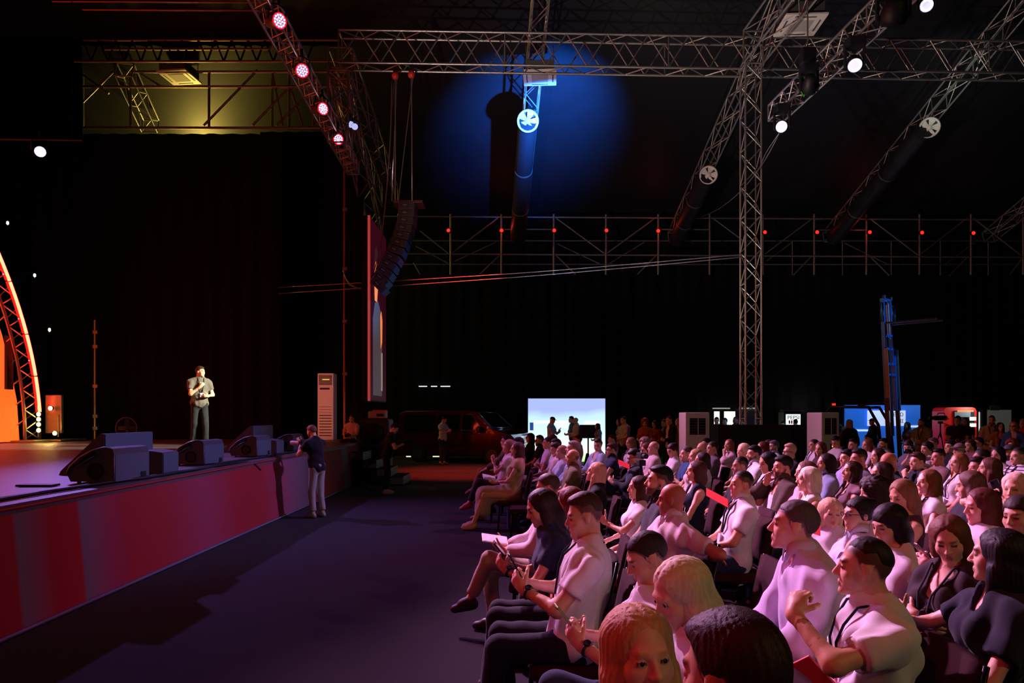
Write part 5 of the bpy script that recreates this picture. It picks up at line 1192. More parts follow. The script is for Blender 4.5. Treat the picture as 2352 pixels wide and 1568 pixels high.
    if glasses:
        g = MB(); r_ = .0022 if dist < 5 else .0035
        for s in (1, -1):
            g.tube([tuple(H(.104, s * .033 + .023 * math.cos(a), .003 + .018 * math.sin(a))) for a in [k * math.pi / 6 for k in range(12)]], r_, 5, closed=True)
            g.tube([tuple(H(.103, s * .056, .008)), tuple(H(.06, s * .078, .008)), tuple(H(-.01, s * .086, .0))], r_, 5)
        g.tube([tuple(H(.106, .011, .006)), tuple(H(.108, 0, .009)), tuple(H(.106, -.011, .006))], r_, 5)
        g.build('glasses', M('frame_' + glasses, glasses, .3), root)
    if watch:
        S_, E_, W = armp[watch]; n_ = nrm(W - E_); c0 = W - n_ * .035; u = nrm(np.cross(n_, V3(.3, .2, 1))); v_ = np.cross(n_, u)
        wb = MB().tube([tuple(c0 + (u * math.cos(a) + v_ * math.sin(a)) * .031 * (.9 if f else 1)) for a in [k * math.pi / 8 for k in range(16)]], .009, 6, closed=True).build('watch', M('watch_strap', '101014', .4), root)
        MB().cyl(tuple(c0 + v_ * np.sign(v_[2] + .01) * .032), tuple(c0 + v_ * np.sign(v_[2] + .01) * .043), .018, n=14).build('watch_face', M('watch_face', '3a3438', .15, .6), wb)
    # ---- placing
    top_l = float(max(v_z for v_z in [H(0, 0, .127 + .012)[2], H(-.09, 0, .09)[2]]))
    tgt = head_xyz[2] - floor; s_ = 1.0 if fixed else max(.86, min(1.12, tgt / top_l)); root.scale = (s_,) * 3
    ca, sa = math.cos(R(heading)), math.sin(R(heading)); hx, hy_ = HC[0] * s_, HC[1] * s_
    root.location = (head_xyz[0] - (ca * hx - sa * hy_), head_xyz[1] - (sa * hx + ca * hy_), floor if base_z is None else base_z)
    mw = Matrix.Translation(root.location) @ Matrix.Rotation(R(heading), 4, 'Z') @ Matrix.Scale(s_, 4)
    PEOPLE[pid] = dict(root=root, mw=mw, grip={s: mw @ Vector(grip[s]) for s in grip}, wrist={s: mw @ Vector(wr[s]) for s in wr}, heading=heading, H=lambda x, y, z: mw @ Vector(H(x, y, z)), s=s_, label=label, lap=mw @ Vector((.24, 0, .64)), rel=rel)
    return root
# ------------------------------------------------------------------ chairs
def make_chair():
    o = thing('conference_chair', 'x', 'chair', (0, 0, 0), 0)
    UP = M('chair_fabric', '34141d', .9, 0, .15, .2, 90, .4, 400); FR = M('chair_frame', '0e0e12', .3, .7)
    m = MB().box((.015, 0, .425), (.46, .46, .065), bev=.024); m.build('seat', UP, o)
    # curved padded back
    vs = []; nx, nz = 7, 5
    for side in (0, 1):
        for j in range(nz):
            for i in range(nx):
                y = -.215 + .43 * i / (nx - 1); z = .53 + .37 * j / (nz - 1); bx = -.205 - .085 * (z - .5) / .4 + .035 * (y / .215) ** 2 * .6
                e = 0 if (i in (0, nx - 1) or j in (0, nz - 1)) else .012
                vs.append((bx + (e if side == 0 else -.034 - e), y * (1 - .05 * (j == nz - 1)), z))
    fs = []; N_ = nx * nz
    for j in range(nz - 1):
        for i in range(nx - 1):
            a = j * nx + i; fs.append((a, a + 1, a + nx + 1, a + nx)); fs.append((N_ + a, N_ + a + nx, N_ + a + nx + 1, N_ + a + 1))
    rim = [j * nx for j in range(nz)] + [(nz - 1) * nx + i for i in range(1, nx)] + [j * nx + nx - 1 for j in range(nz - 2, -1, -1)] + [i for i in range(nx - 2, 0, -1)]
    for k in range(len(rim)):
        a, b = rim[k], rim[(k + 1) % len(rim)]; fs.append((a, b, N_ + b, N_ + a))
    MB()._add(vs, fs, 0, True).build('backrest', UP, o)
    for s in (1, -1):
        MB().tube([(.20, s * .225, .40), (.225, s * .23, .0)], .0125, 6).build('leg', FR, o)
        MB().tube([(-.19, s * .225, .40), (-.25, s * .23, .0)], .0125, 6).build('leg', FR, o)
        MB().tube([(.20, s * .226, .395), (-.17, s * .226, .40), (-.215, s * .226, .50), (-.30, s * .222, .90)], .0125, 6).build('side_frame', FR, o)
    MB().tube([(-.215, -.226, .47), (-.215, .226, .47)], .01, 6).build('stretcher', FR, o)
    MB().tube([(.20, -.22, .385), (.20, .22, .385)], .01, 6).build('stretcher', FR, o)
    return o
CHAIR0 = []
def chair(loc, rz, label, group):
    if not CHAIR0: o = make_chair(); CHAIR0.append(o)
    else: o = copy_tree(CHAIR0[0])
    o.location = loc; o.rotation_euler = (0, 0, rz); o['label'] = label; o['group'] = group; return o
# ------------------------------------------------------------------ the audience
W_, GRY, NVY, BLK, LBL, PNK, OLV, BEI, LAV = 'dcd8de', '5a5862', '1c2236', '17161b', '9fb0cc', 'd8b4bc', '5a5340', 'b39a80', 'b9a8cc'
BR, DB, BK, BL_, LB, GR_, AU, PL = '4a2a1c', '2a1913', '120d0e', 'd8b98c', '8a6240', '6a6264', '6a2c1c', 'e0d4c4'
def seat(pid, x, y, d, who, hd=180, heading=178, seated=True, with_chair=True, **kw):
    person(pid, 'seated ' + who, at(x, y, d), heading, hd, group='seated audience', **kw)
    if with_chair:
        r = PEOPLE[pid]['root']; chair((r.location.x, r.location.y, 0), R(heading), 'chair under the ' + who, 'chairs of the audience')
f = dict(sex='f')
# front row, near the camera
seat('F5', 1685, 1395, 1.38, 'man with glossy dark brown hair seen from behind, nearest the camera', 128, 165, with_chair=False, hair='short', hcol='2a130e', top=BLK, arms='lap', pitch=.10, skin='c08468')
seat('F4', 1470, 1385, 1.72, 'woman with long blonde hair turning her red lit face', 283, 215, with_chair=False, hair='straight', hcol='c79a6c', top='c8c0c8', arms='lap', pitch=-.06, roll=.06, lean=.0, skin='d09a80', **f)
seat('F3', 1562, 1283, 2.35, 'woman with pale blonde hair looking down at the front row edge', 200, 178, hair='long', hcol='ead6b0', top=W_, sleeve=.5, arms='lap', bottom='33405e', bname='jeans', pitch=.38, lean=.10, skin='d8a084', **f)
seat('F2', 1487, 1222, 3.15, 'man with short dark hair bowing his head over the front row', 186, 176, hair='crop', hcol='2c1c1c', top=W_, arms='phone', bottom='2f3a58', bname='jeans', pitch=.42, lean=-.10, legs='cross', watch=1, skin='c98a70')
seat('A21', 1343, 1132, 3.94, 'man in white tee and dark trousers holding up a phone', 182, 176, hair='quiff', hcol='3a241c', top='e2dde2', sleeve=.62, arms='phone', bottom='191b2c', pitch=.16, watch=1, lanyard=1, lean=-.14, legs='plain', skin='c98c70', fat=1.12)
seat('A19', 1243, 1123, 4.52, 'woman with dark hair and navy top looking down at a phone', 192, 178, hair='long', hcol='24140f', top='1f2a44', sleeve=.5, arms='phone', bottom='1c1c28', pitch=.36, lean=.16, skin='b87860', watch=1, **f)
seat('A20', 1308, 1116, 5.14, 'woman with auburn hair half hidden behind the man in white tee', 160, 176, hair='shoulder', hcol='6a2a16', top='3a2a34', sleeve=1.6, arms='lap', bottom='2a2430', pitch=.2, lean=.1, **f)
seat('A18', 1258, 1085, 5.8, 'man with greying cropped hair behind the woman in navy top', 172, 178, hair='crop', hcol='4a3a38', top='d6c4cc', sleeve=1.9, tname='shirt', neck='collar', arms='read', bottom='a8907c', legs='cross', pitch=.18, skin='c8805e')
# second row near the camera
seat('F1', 1985, 1230, 2.78, 'big man in white tee raising a fist, in the foreground', 158, 172, hair='fade', hcol='1c1210', top='e4e0e2', sleeve=.62, larm='fist', rarm='lap', bottom='22222c', pitch=-.05, fat=1.18, lean=-.02, lanyard=1, skin='d09478')
seat('C19', 1824, 1143, 3.42, 'grey-haired man in a light lilac dress shirt', 160, 174, hair='crop', hcol='54484a', top='d4c4e2', sleeve=1.92, tname='shirt', neck='collar', arms='knee', lean=.10, bottom=NVY, pitch=-.10, fat=1.1, skin='d8927c')
seat('B15', 1543, 1107, 5.05, 'bald man in pale pink polo with arm over the chair', 158, 196, hair='none', top='d9c2c6', sleeve=.66, tname='polo', neck='collar', larm='back', rarm='lap', bottom='3a3a48', fat=1.2, watch=1, pitch=.05, skin='a85a40')
seat('B14', 1514, 1069, 5.7, 'man with black hair and beard in a dark polo', 176, 178, hair='quiff', hcol='100c0c', top='23222c', sleeve=.6, tname='polo', neck='collar', beard='150e0c', bottom='d0ccd8', pitch=-.14, skin='c08264')
seat('B16', 1466, 1090, 6.4, 'woman with long brown hair in a white top gesturing', 185, 178, hair='long', hcol='3a1c14', top='dcd4da', sleeve=.5, larm='gest', rarm='lap', bottom='d8d2dc', **f)
seat('A17', 1368, 1059, 7.7, 'woman with long blonde hair in a black blazer', 172, 178, hair='straight', hcol='c89a78', top='131218', sleeve=1.95, tname='blazer', arms='read', bottom=BLK, pitch=-.18, **f)
seat('A12', 1315, 1030, 10.2, 'bald man in an olive green polo', 182, 178, hair='bald', hcol='3a2a24', top='6a5e48', sleeve=.62, tname='polo', neck='collar', arms='lap', bottom='232834', fat=1.12, skin='c4846a')
seat('A11', 1316, 1011, 11.0, 'grey-haired man in a light blue shirt looking up', 182, 178, hair='short', hcol='8a8080', top='a8bcd8', sleeve=1.7, tname='shirt', neck='collar', arms='lap', pitch=-.16, bottom='2a3044')
seat('A10', 1290, 1021, 11.62, 'woman with light hair and pale shirt among the men', 184, 178, hair='pony', hcol='a87a58', top='bcc4dc', sleeve=1.6, arms='lap', pitch=-.1, **f)
seat('A9', 1277, 1015, 12.35, 'man with dark hair in a pale pink shirt looking down', 192, 178, hair='short', hcol='2a1c18', top='d8bcb8', sleeve=.6, neck='collar', tname='polo', arms='lap', pitch=.25)
seat('A8', 1276, 1006, 13.2, 'man with black hair behind the one in pink shirt', 178, 178, hair='short', hcol=BK, top='d8d0d8', arms='lap')
seat('A7', 1258, 1002, 13.95, 'man in white tee with folded arms', 186, 178, hair='crop', hcol='3a2420', top='e4d8dc', sleeve=.6, arms='cross', bottom='c4b4b8')
seat('A7b', 1268, 997, 14.7, 'man with brown hair behind the folded arms', 180, 178, hair='short', hcol=BR, top='c8bcc4', arms='lap')
seat('A6', 1239, 999, 15.9, 'bearded man in glasses and navy polo', 190, 178, hair='quiff', hcol='2a2030', top='20263c', sleeve=.6, tname='polo', neck='collar', arms='lap', glasses='101014', beard='2a1814', bottom='2a2a36')
seat('A5', 1217, 993, 17.4, 'woman with long black hair and glasses in black', 192, 178, hair='straight', hcol='0e0a0e', top=BLK, sleeve=1.9, arms='lap', glasses='101014', bottom='8a2a20', **f)
seat('A1', 1187, 1013, 11.2, 'woman in cream blouse and beige skirt with a notebook', 186, 180, hair='long', hcol='4a2824', top='b8a27c', sleeve=.25, tname='blouse', neck='v', arms='read', bottom='b59c84', bname='skirt', shoe='d8a48c', legs='out', pitch=-.05, **f)
seat('A2', 1168, 1007, 12.05, 'woman in white tee with hands raised before her face', 188, 180, hair='shoulder', hcol='8a5a50', top='dccfd6', sleeve=.55, arms='clasp', bottom='2c2430', legs='cross', shoe='b0584a', pitch=-.15, **f)
seat('A4', 1190, 1003, 12.95, 'man with dark hair hidden behind the two front women', 184, 178, hair='short', hcol=BK, top='8a5a4a', arms='lap', bottom='5a4038')
seat('A3', 1162, 998, 14.4, 'man with dark hair and ochre trousers crossing his legs', 186, 180, hair='short', hcol=DB, top='6a4a40', sleeve=1.8, arms='knee', bottom='a0622c', legs='cross', shoe='7a3024')
# third row
seat('D21', 2293, 1208, 2.95, 'woman with black hair in a navy dress seen from behind', 140, 170, hair='long', hcol='120a10', top='1d1f30', sleeve=.6, tname='blouse', neck='scoop', larm='lap', rarm='gest', bottom='1c1e2c', bname='skirt', watch=1, skin='d09a82', **f)
seat('D20', 2181, 1184, 3.48, 'woman in a brown blazer looking down with folded arms', 232, 196, hair='shoulder', hcol='6a3c28', top='33222a', sleeve=1.95, tname='blazer', neck='v', arms='cross', bottom='33252c', pitch=.34, roll=.1, lanyard='2a2a36', skin='cf967c', **f)
seat('C22', 2041, 1156, 3.98, 'woman with black bangs and white blouse looking down', 196, 178, hair='bangs', hcol='140b12', top='e0dce6', sleeve=1.6, tname='blouse', arms='lap', pitch=.30, **f)
seat('C21', 1972, 1137, 4.45, 'woman with tied black hair and black-framed glasses', 186, 178, hair='bun', hcol='100a0c', top='cfd0e4', sleeve=1.8, tname='shirt', neck='collar', arms='phone', glasses='0c0c10', bottom='20304e', bname='jeans', watch=1, **f)
seat('C20', 1908, 1141, 4.98, 'blonde woman in white turning to face the camera', 262, 205, hair='shoulder', hcol='d8b08c', top='dccfd6', sleeve=1.2, tname='blouse', arms='lap', pitch=.05, roll=-.1, **f)
seat('B18', 1703, 1079, 6.15, 'man in a white polo with black lanyard', 184, 178, hair='fade', hcol='1a100e', top='e2dce4', sleeve=.64, tname='polo', neck='collar', arms='lap', bottom='202a44', lanyard=1, pitch=-.05, fat=1.08, skin='cc8468')
seat('B13', 1598, 1055, 7.5, 'woman with shoulder-length brown hair in a navy tank top', 180, 178, hair='shoulder', hcol='4a2a20', top='1e2844', sleeve=0, tname='tank_top', neck='tank', arms='lap', bottom='2a2a36', pitch=-.05, skin='d89880', **f)
seat('B5', 1457, 1030, 10.45, 'man in glasses and dark jacket looking down at his hands', 190, 178, hair='short', hcol='1a1112', top='1e1e28', sleeve=1.95, tname='jacket', neck='v', inner='2a4a8a', arms='phone', glasses='101014', pitch=.34, bottom=BLK)
seat('A15', 1405, 1016, 12.2, 'man in glasses and navy vest over a light blue shirt', 184, 178, hair='short', hcol='3a2018', top='1c2440', sleeve=.3, tname='jacket', collar=True, arms='lap', glasses='201818', bottom=NVY)
seat('A14', 1373, 1007, 13.6, 'man in pale blue overshirt and white tee facing forward', 248, 205, hair='quiff', hcol='2a1a14', top='a8b4d4', sleeve=1.6, tname='shirt', neck='v', inner='e0dce0', arms='lap', pitch=.18)
seat('A13', 1327, 998, 16.4, 'bearded man in a cream shirt with a lanyard', 188, 178, hair='crop', hcol='2a1410', top='c9b4ae', sleeve=1.2, tname='shirt', arms='lap', beard='3a1c12', lanyard=1)
# fourth row
seat('D19', 2341, 1134, 4.05, 'woman with tied dark hair at the picture edge', 205, 180, hair='pony', hcol='2a1a18', top='d8d0da', sleeve=.6, arms='lap', pitch=.1, lanyard=1, **f)
seat('D17', 2253, 1118, 4.5, 'woman with reddish brown hair reading a phone, profile', 178, 178, hair='long', hcol='5a241a', top='ddd4dc', sleeve=.5, arms='phone', pitch=.12, skin='d88c7c', fat=1.15, **f)
seat('C18', 2072, 1101, 5.22, 'woman with streaked blonde hair in a mauve tank top', 200, 178, hair='long', hcol='8a6044', top='4a2c34', sleeve=0, tname='tank_top', neck='tank', arms='lap', pitch=.36, **f)
seat('C17', 2005, 1094, 5.75, 'woman with big dark curly hair', 168, 178, hair='curly', hcol='24120f', top='3a2028', sleeve=1.6, arms='lap', pitch=.22, **f)
seat('C6', 1856, 1069, 6.5, 'woman with a platinum bob in a white sleeveless top', 172, 178, hair='bob', hcol='ecd8c4', top='e8e4ea', sleeve=0, tname='tank_top', neck='tank', arms='lap', skin='d89a80', **f)
seat('C6b', 1850, 1056, 7.05, 'older woman behind the platinum bob', 184, 178, hair='shoulder', hcol='6a4438', top='c0a0a8', sleeve=.6, arms='lap', **f)
seat('B25', 1798, 1044, 7.55, 'bearded man in an olive brown jacket', 184, 178, hair='short', hcol='0f0a0a', top='4a3a30', sleeve=1.9, tname='jacket', neck='v', collar=True, inner='d0c8cc', larm='lap', rarm='cheek', beard='120c0a', skin='c07c62')
seat('B24', 1763, 1037, 8.05, 'woman with black hair drinking from a can', 190, 178, hair='straight', hcol='0c080a', top='e0d8de', sleeve=.5, larm='cup', rarm='lap', lanyard=1, pitch=.25, **f)
seat('B17', 1700, 1047, 8.6, 'man with black hair in a dark grey sweater', 180, 178, hair='fade', hcol='140e0e', top='2a2830', sleeve=1.95, tname='sweater', arms='lap', pitch=.02, skin='b87a60')
seat('B9', 1612, 1036, 9.65, 'woman with dark straight hair in a white tee', 174, 178, hair='long', hcol='2a1614', top='dcd6e2', sleeve=.6, arms='lap', **f)
seat('B8', 1597, 1029, 10.2, 'woman with light brown hair in front of the bald man', 186, 178, hair='shoulder', hcol='a07850', top='d0c0c8', sleeve=.6, arms='lap', **f)
seat('B7', 1577, 1023, 10.78, 'man in a blue tee with crossed arms', 184, 178, hair='crop', hcol='4a3430', top='24406e', sleeve=.6, arms='cross', bottom='2a2a3a')
seat('B6', 1545, 1017, 11.5, 'woman with tied dark hair in white looking down', 198, 178, hair='bun', hcol='2a1814', top='ddd6dc', sleeve=.5, arms='phone', pitch=.36, **f)
seat('B3', 1501, 1012, 12.6, 'balding man behind the woman in white shirt', 176, 178, hair='bald', hcol='5a4a44', top='c8b0b0', sleeve=.6, arms='lap', skin='cc8c78')
seat('B4', 1484, 1017, 13.15, 'woman with brown hair bending down in a white shirt', 200, 178, hair='shoulder', hcol='5a2c20', top='dfd8e2', sleeve=1.6, tname='shirt', arms='read', pitch=.4, lean=.1, **f)
seat('B2', 1480, 1004, 13.75, 'person with curly grey hair in a beige top', 215, 190, hair='curly', hcol='7a6258', top='a08468', sleeve=.8, arms='lap', pitch=.1, **f)
seat('B1', 1448, 1003, 14.65, 'woman with light hair, white jacket and black top', 196, 182, hair='bob', hcol='8a5c40', top='dcd4d8', sleeve=1.8, tname='jacket', neck='v', inner='1c1a22', arms='read', pitch=.15, lanyard=1, **f)
seat('A16', 1406, 997, 16.7, 'young man with dark fringe in a white shirt', 190, 178, hair='short', hcol='2a1614', top='d0c2c6', sleeve=1.0, tname='shirt', arms='lap')
# fifth row
seat('D18', 2332, 1082, 5.25, 'blonde woman holding a phone to her ear', 215, 182, hair='bob', hcol='d8b4a0', top='c0a4a8', sleeve=.5, larm='cheek', rarm='ear', lanyard=1, pitch=.05, **f)
seat('D16', 2227, 1079, 5.8, 'woman with brown hair in dark top seen from behind', 150, 175, hair='long', hcol='5a3a30', top='22202c', sleeve=.6, arms='lap', pitch=.2, **f)
seat('D15', 2131, 1075, 6.35, 'woman with very long straight hair in a white top', 186, 178, hair='straight', hcol='7a4c34', top='e0dae2', sleeve=0, tname='tank_top', neck='scoop', arms='lap', lanyard=1, skin='d89a86', **f)
seat('C16', 2024, 1058, 7.05, 'woman with long dark brown hair half turned away', 182, 178, hair='straight', hcol='2e1612', top='16141a', sleeve=1.8, tname='jacket', neck='v', inner='d8d0d8', arms='lap', **f)
seat('C15', 1955, 1056, 7.6, 'woman with long brown hair in a mauve sleeveless top', 186, 178, hair='straight', hcol='38180f', top='8a6872', sleeve=.1, tname='blouse', neck='v', arms='lap', lanyard=1, pitch=-.12, **f)
seat('C5', 1896, 1039, 8.2, 'woman with a dark wavy bob in a light blue shirt', 184, 178, hair='bob', hcol='22100e', top='8f9cc0', sleeve=1.8, tname='shirt', neck='collar', arms='lap', pitch=-.05, **f)
seat('B21', 1732, 1021, 10.2, 'man with dark hair in a white shirt with a dark lanyard', 186, 178, hair='short', hcol='100c0c', top='e2dce6', sleeve=.7, tname='shirt', neck='collar', arms='lap', lanyard=1, beard='3a221a')
seat('B20', 1707, 1016, 10.8, 'woman with pale blonde hair in a dark top', 205, 180, hair='long', hcol='e0c098', top='2a2428', sleeve=.6, neck='v', arms='lap', **f)
seat('B12', 1636, 1012, 12.1, 'man with short hair in a grey suit jacket', 186, 178, hair='crop', hcol='2a2020', top='5e5660', sleeve=1.95, tname='jacket', neck='v', inner='dcd6da', arms='lap', bottom='3a343c')
seat('B10', 1612, 1014, 12.7, 'balding man beside the grey suit jacket', 184, 178, hair='bald', hcol='4a3c3c', top='d8d0d6', sleeve=.6, arms='lap')
# rows further back
seat('C14', 2041, 1038, 8.35, 'bald bearded man in a black jacket', 176, 178, hair='none', top=BLK, sleeve=1.9, tname='jacket', arms='lap', beard='1a100c', pitch=.22, skin='c07058')
seat('C8', 1972, 1030, 8.92, 'man with dark hair and grey shirt, beside the lavender shirt', 180, 178, hair='quiff', hcol='1c1010', top='6a6470', sleeve=.8, tname='shirt', arms='lap', skin='b8745c')
seat('C7', 1946, 1030, 9.5, 'young man with black hair in a lavender shirt', 188, 178, hair='short', hcol=BK, top='9890b8', sleeve=.8, arms='lap', skin='cc8870')
seat('C1', 1814, 1018, 11.0, 'man with platinum hair and glasses in a dark shirt', 186, 178, hair='quiff', hcol='c8a890', top='26242e', sleeve=1.6, tname='shirt', arms='lap', glasses='181418', beard='8a6a5a')
seat('B22', 1751, 1012, 12.1, 'woman with long auburn hair before the dark partition', 184, 178, hair='long', hcol='5a1c18', top='8a5a64', sleeve=.6, arms='lap', **f)
seat('B19', 1674, 1007, 13.7, 'woman in pink shirt resting a hand on her head', 215, 182, hair='shoulder', hcol='8a4a3a', top='d2b2bc', sleeve=1.6, tname='shirt', larm='cheek', rarm='lap', pitch=-.15, **f)
seat('B11', 1622, 1005, 15.0, 'man with dark hair in the last row by the air conditioner', 186, 178, hair='short', hcol=BK, top='4a3a44', arms='lap')
seat('D22', 2272, 1048, 7.55, 'woman with loose brown hair behind the man with brush hair', 160, 175, hair='long', hcol='5a2c24', top='5a4048', sleeve=0, tname='tank_top', neck='tank', arms='lap', **f)
seat('D11', 2245, 1049, 8.08, 'man with thick dark brush hair in a white tee', 184, 178, hair='quiff', hcol='1e1210', top='dcdae4', sleeve=.6, arms='lap', skin='d07c70')
seat('D7', 2201, 1038, 8.62, 'woman with light brown hair in a white tank top', 188, 178, hair='long', hcol='8a5438', top='e2d8e0', sleeve=0, tname='tank_top', neck='tank', arms='lap', lanyard=1, **f)
seat('D1', 2107, 1037, 9.2, 'young man in navy resting his chin on a fist', 190, 178, hair='short', hcol='3a1e18', top='161b30', sleeve=1.2, tname='sweater', larm='chin', rarm='lap', watch=1)
seat('C13', 2015, 1027, 10.1, 'woman with long chestnut hair in a white jacket', 192, 178, hair='long', hcol='3a1612', top='d8d0da', sleeve=1.8, tname='jacket', neck='v', inner='2a2430', arms='lap', **f)
seat('C3', 1884, 1013, 11.8, 'woman with wavy brown hair and crossed arms', 215, 184, hair='long', hcol='5a3024', top='4a2a30', sleeve=.5, arms='cross', pitch=.1, **f)
seat('B23', 1777, 1010, 13.5, 'man with grey hair and beard in a light blue shirt', 188, 178, hair='short', hcol='5a5a66', top='a8b6d0', sleeve=1.6, tname='shirt', neck='collar', arms='lap', beard='5a4a4a')
seat('B26', 1764, 1008, 14.25, 'woman whose head shows behind the grey bearded man', 195, 180, hair='long', hcol='4a2420', top='6a4a54', arms='lap', **f)
seat('D10', 2253, 1029, 9.2, 'man with shaved dark head in a grey tee', 165, 178, hair='crop', hcol='1a1010', top='4a3a40', sleeve=.6, arms='lap', skin='9a5a48')
seat('D4', 2155, 1030, 10.05, 'young man with swept dark hair in a brown tee', 188, 178, hair='quiff', hcol='160c0c', top='8a6668', sleeve=.6, tname='tee', arms='lap', pitch=-.08, skin='d07c6c')
seat('C2', 1869, 1007, 13.8, 'man in white tee with dark lanyard by the air conditioner', 188, 178, hair='crop', hcol='3a2420', top='ddd6de', sleeve=.6, arms='lap', lanyard=1)
seat('D14', 2338, 1026, 9.65, 'man in a white shirt with dark stripes', 186, 178, hair='fade', hcol='24161a', top='s:d8ccd8', sleeve=.7, tname='shirt', arms='lap', lanyard=1, fat=1.15)
seat('D12', 2291, 1024, 10.2, 'woman with black hair covering her mouth', 205, 182, hair='bob', hcol='120c12', top='c0a8b4', sleeve=.6, larm='chin', rarm='lap', pitch=.2, **f)
seat('D2', 2129, 1012, 11.65, 'woman with black hair lifting a camera', 190, 180, hair='pony', hcol='120a0c', top='d0c4d8', sleeve=.6, arms='camera', pitch=.1, **f)
seat('C23', 2086, 1010, 12.25, 'woman in grey top bent over a blue phone', 225, 190, hair='bun', hcol='2a1614', top='5a5664', sleeve=.2, tname='tank_top', arms='phone', pitch=.35, **f)
seat('C10', 1991, 1007, 13.4, 'woman with light brown hair and white lanyard shirt', 198, 180, hair='long', hcol='7a4a34', top='e0d6e0', sleeve=.6, arms='lap', lanyard=1, **f)
seat('C9', 1959, 1007, 14.0, 'man with dark curls before the forklift', 200, 180, hair='quiff', hcol='160e10', top='9088a8', sleeve=.6, arms='lap')
seat('C4', 1920, 1002, 14.7, 'young man in white tee looking down at his phone', 210, 184, hair='quiff', hcol='1c0e10', top='ded6e0', sleeve=.6, arms='phone', pitch=.4)
seat('D13', 2319, 1019, 11.0, 'man in a grey cap beside the striped shirt', 188, 178, hair='cap', hcol='4a4450', top='c0b0c0', sleeve=.6, arms='lap', beard='2a1a18')
seat('D6', 2203, 1016, 12.0, 'man in a pinkish cap and glasses', 192, 178, hair='cap', hcol='8a7078', top='e0dce4', sleeve=.6, arms='lap', glasses='181418')
seat('D5', 2183, 1009, 12.6, 'man with dark hair in a black tee, before the red kiosk', 188, 178, hair='short', hcol='1e1418', top='1c1a22', sleeve=.6, arms='lap')
seat('C12', 2029, 1005, 14.4, 'bearded man in a grey shirt before the forklift mast', 196, 180, hair='short', hcol='1e1212', top='9c90a4', sleeve=.8, tname='shirt', neck='collar', arms='lap', beard='160e0c')
seat('D9', 2228, 1007, 13.1, 'woman with tied hair beside the man in pink shirt', 190, 180, hair='pony', hcol='3a2018', top='7a5058', arms='lap', **f)
seat('D3', 2143, 1004, 14.2, 'man in glasses with grey hair behind the camera woman', 190, 180, hair='short', hcol='6a5a6a', top='c8bcd0', arms='lap', glasses='08080a')
seat('C11', 1996, 996, 16.5, 'man with dark hair in the last row before the blue banner', 192, 180, hair='short', hcol='1a1014', top='c0b0c4', arms='lap')
seat('D23', 2324, 1007, 13.2, 'woman with curly red hair in the last row', 215, 184, hair='curly', hcol='6a2c1c', top='8a4a48', arms='lap', **f)
seat('D8', 2246, 1003, 14.1, 'man in glasses and pink shirt with a lanyard', 184, 178, hair='short', hcol='2a1c20', top='dab4cc', sleeve=.7, tname='shirt', neck='collar', arms='lap', glasses='181418', lanyard=1, pitch=-.1)
# empty chairs in view
for X, Y_, lb in [(1.30, 4.35, 'empty red padded chair beside the lilac dress shirt'), (1.28, 3.92 + .0, 'empty red padded chair nearest the lilac dress shirt'), (.21, 10.35, 'empty dark chair beside the woman in beige skirt'),
                  (2.10, 6.72, 'empty maroon chair beyond the white polo'), (2.07, 7.0 + .22, 'empty maroon chair next to the navy tank top'), (1.36, 7.05, 'empty maroon chair beside the woman in black blazer'), (2.86, 9.1, 'empty dark chair holding a plastic bottle'), (2.66, 12.05, 'empty dark chair behind the low tripod')]:
    chair((X, Y_, 0), R(178), lb, 'empty chairs')
# ------------------------------------------------------------------ standing people
def stand(pid, x, y, d, who, hd, heading, floor=0., **kw):
    kw.setdefault('lean', .02); person(pid, 'standing ' + who, at(x, y, d), heading, hd, pose='stand', group='standing people', floor=floor, **kw)
stand('S0', 460, 840, 16.6, 'speaker on stage in a grey tee and dark jeans', -12, -50, 1.05, hair='short', hcol='3a2a1c', top='6a675c', sleeve=.62, larm='belly', rarm='mic', bottom='23282c', bname='trousers', fat=1.06, lanyard='16161a', legs='walk', skin='d8a684', dist=7.0)
stand('S1', 716, 976, 12.55, 'photographer in black tee and light trousers by the stage', 152, 150, hair='short', hcol='7a4c28', top='121118', sleeve=.55, larm='camlow', rarm='lens', bottom='a39a94', beard='5a3420', pitch=.28, skin='cc8f72', lean=.14, dist=5.2, shoe='8a8078')
stand('S2', 906, 973, 16.2, 'photographer dressed in black checking a camera', 2, 8, hair='short', hcol='120c0c', top='0e0d11', sleeve=.55, arms='phone', bottom='0f0f14', pitch=.5, lean=.22, shoe='a8848a', dist=7.5)
stand('S3', 1020, 956, 25.6, 'man in white tee and jeans beside the dark van', -15, -30, hair='short', hcol='140e0e', top='c8ccd8', sleeve=.6, arms='phone', bottom='24304c', bname='jeans', pitch=.35, dist=8)
seat('S4', 808, 963, 19.6, 'man in pink tee sitting on the stage stairs', 255, 262, with_chair=False, hair='crop', hcol='2a1814', top='c8a4ac', sleeve=.8, arms='lap', bottom='1a1618', floor=.62, skin='c88a70')
stand('S5', 1269, 957, 24.6, 'man in a dark cap and white tee before the bright screen', -10, -25, hair='cap', hcol='1a2a4a', top='b8bcc8', sleeve=.6, arms='phone', bottom='c8c4cc', pitch=.35)
stand('S6', 1312, 955, 26.0, 'man with dark hair behind the bald man at the screen', 200, 190, hair='short', hcol='141824', top='3a4a6a', sleeve=1.0, arms='waist', bottom=NVY)
stand('S7', 1322, 958, 24.8, 'bald man in a pale shirt by the display board', 205, 195, hair='none', top='a8a0a4', sleeve=.6, arms='waist', bottom='3a3a48', fat=1.1)
stand('S8', 1372, 972, 24.2, 'woman with dark hair at the display board', 180, 190, hair='long', hcol='1a1220', top='8a8494', sleeve=.6, arms='waist', bottom='2a4048', **f)
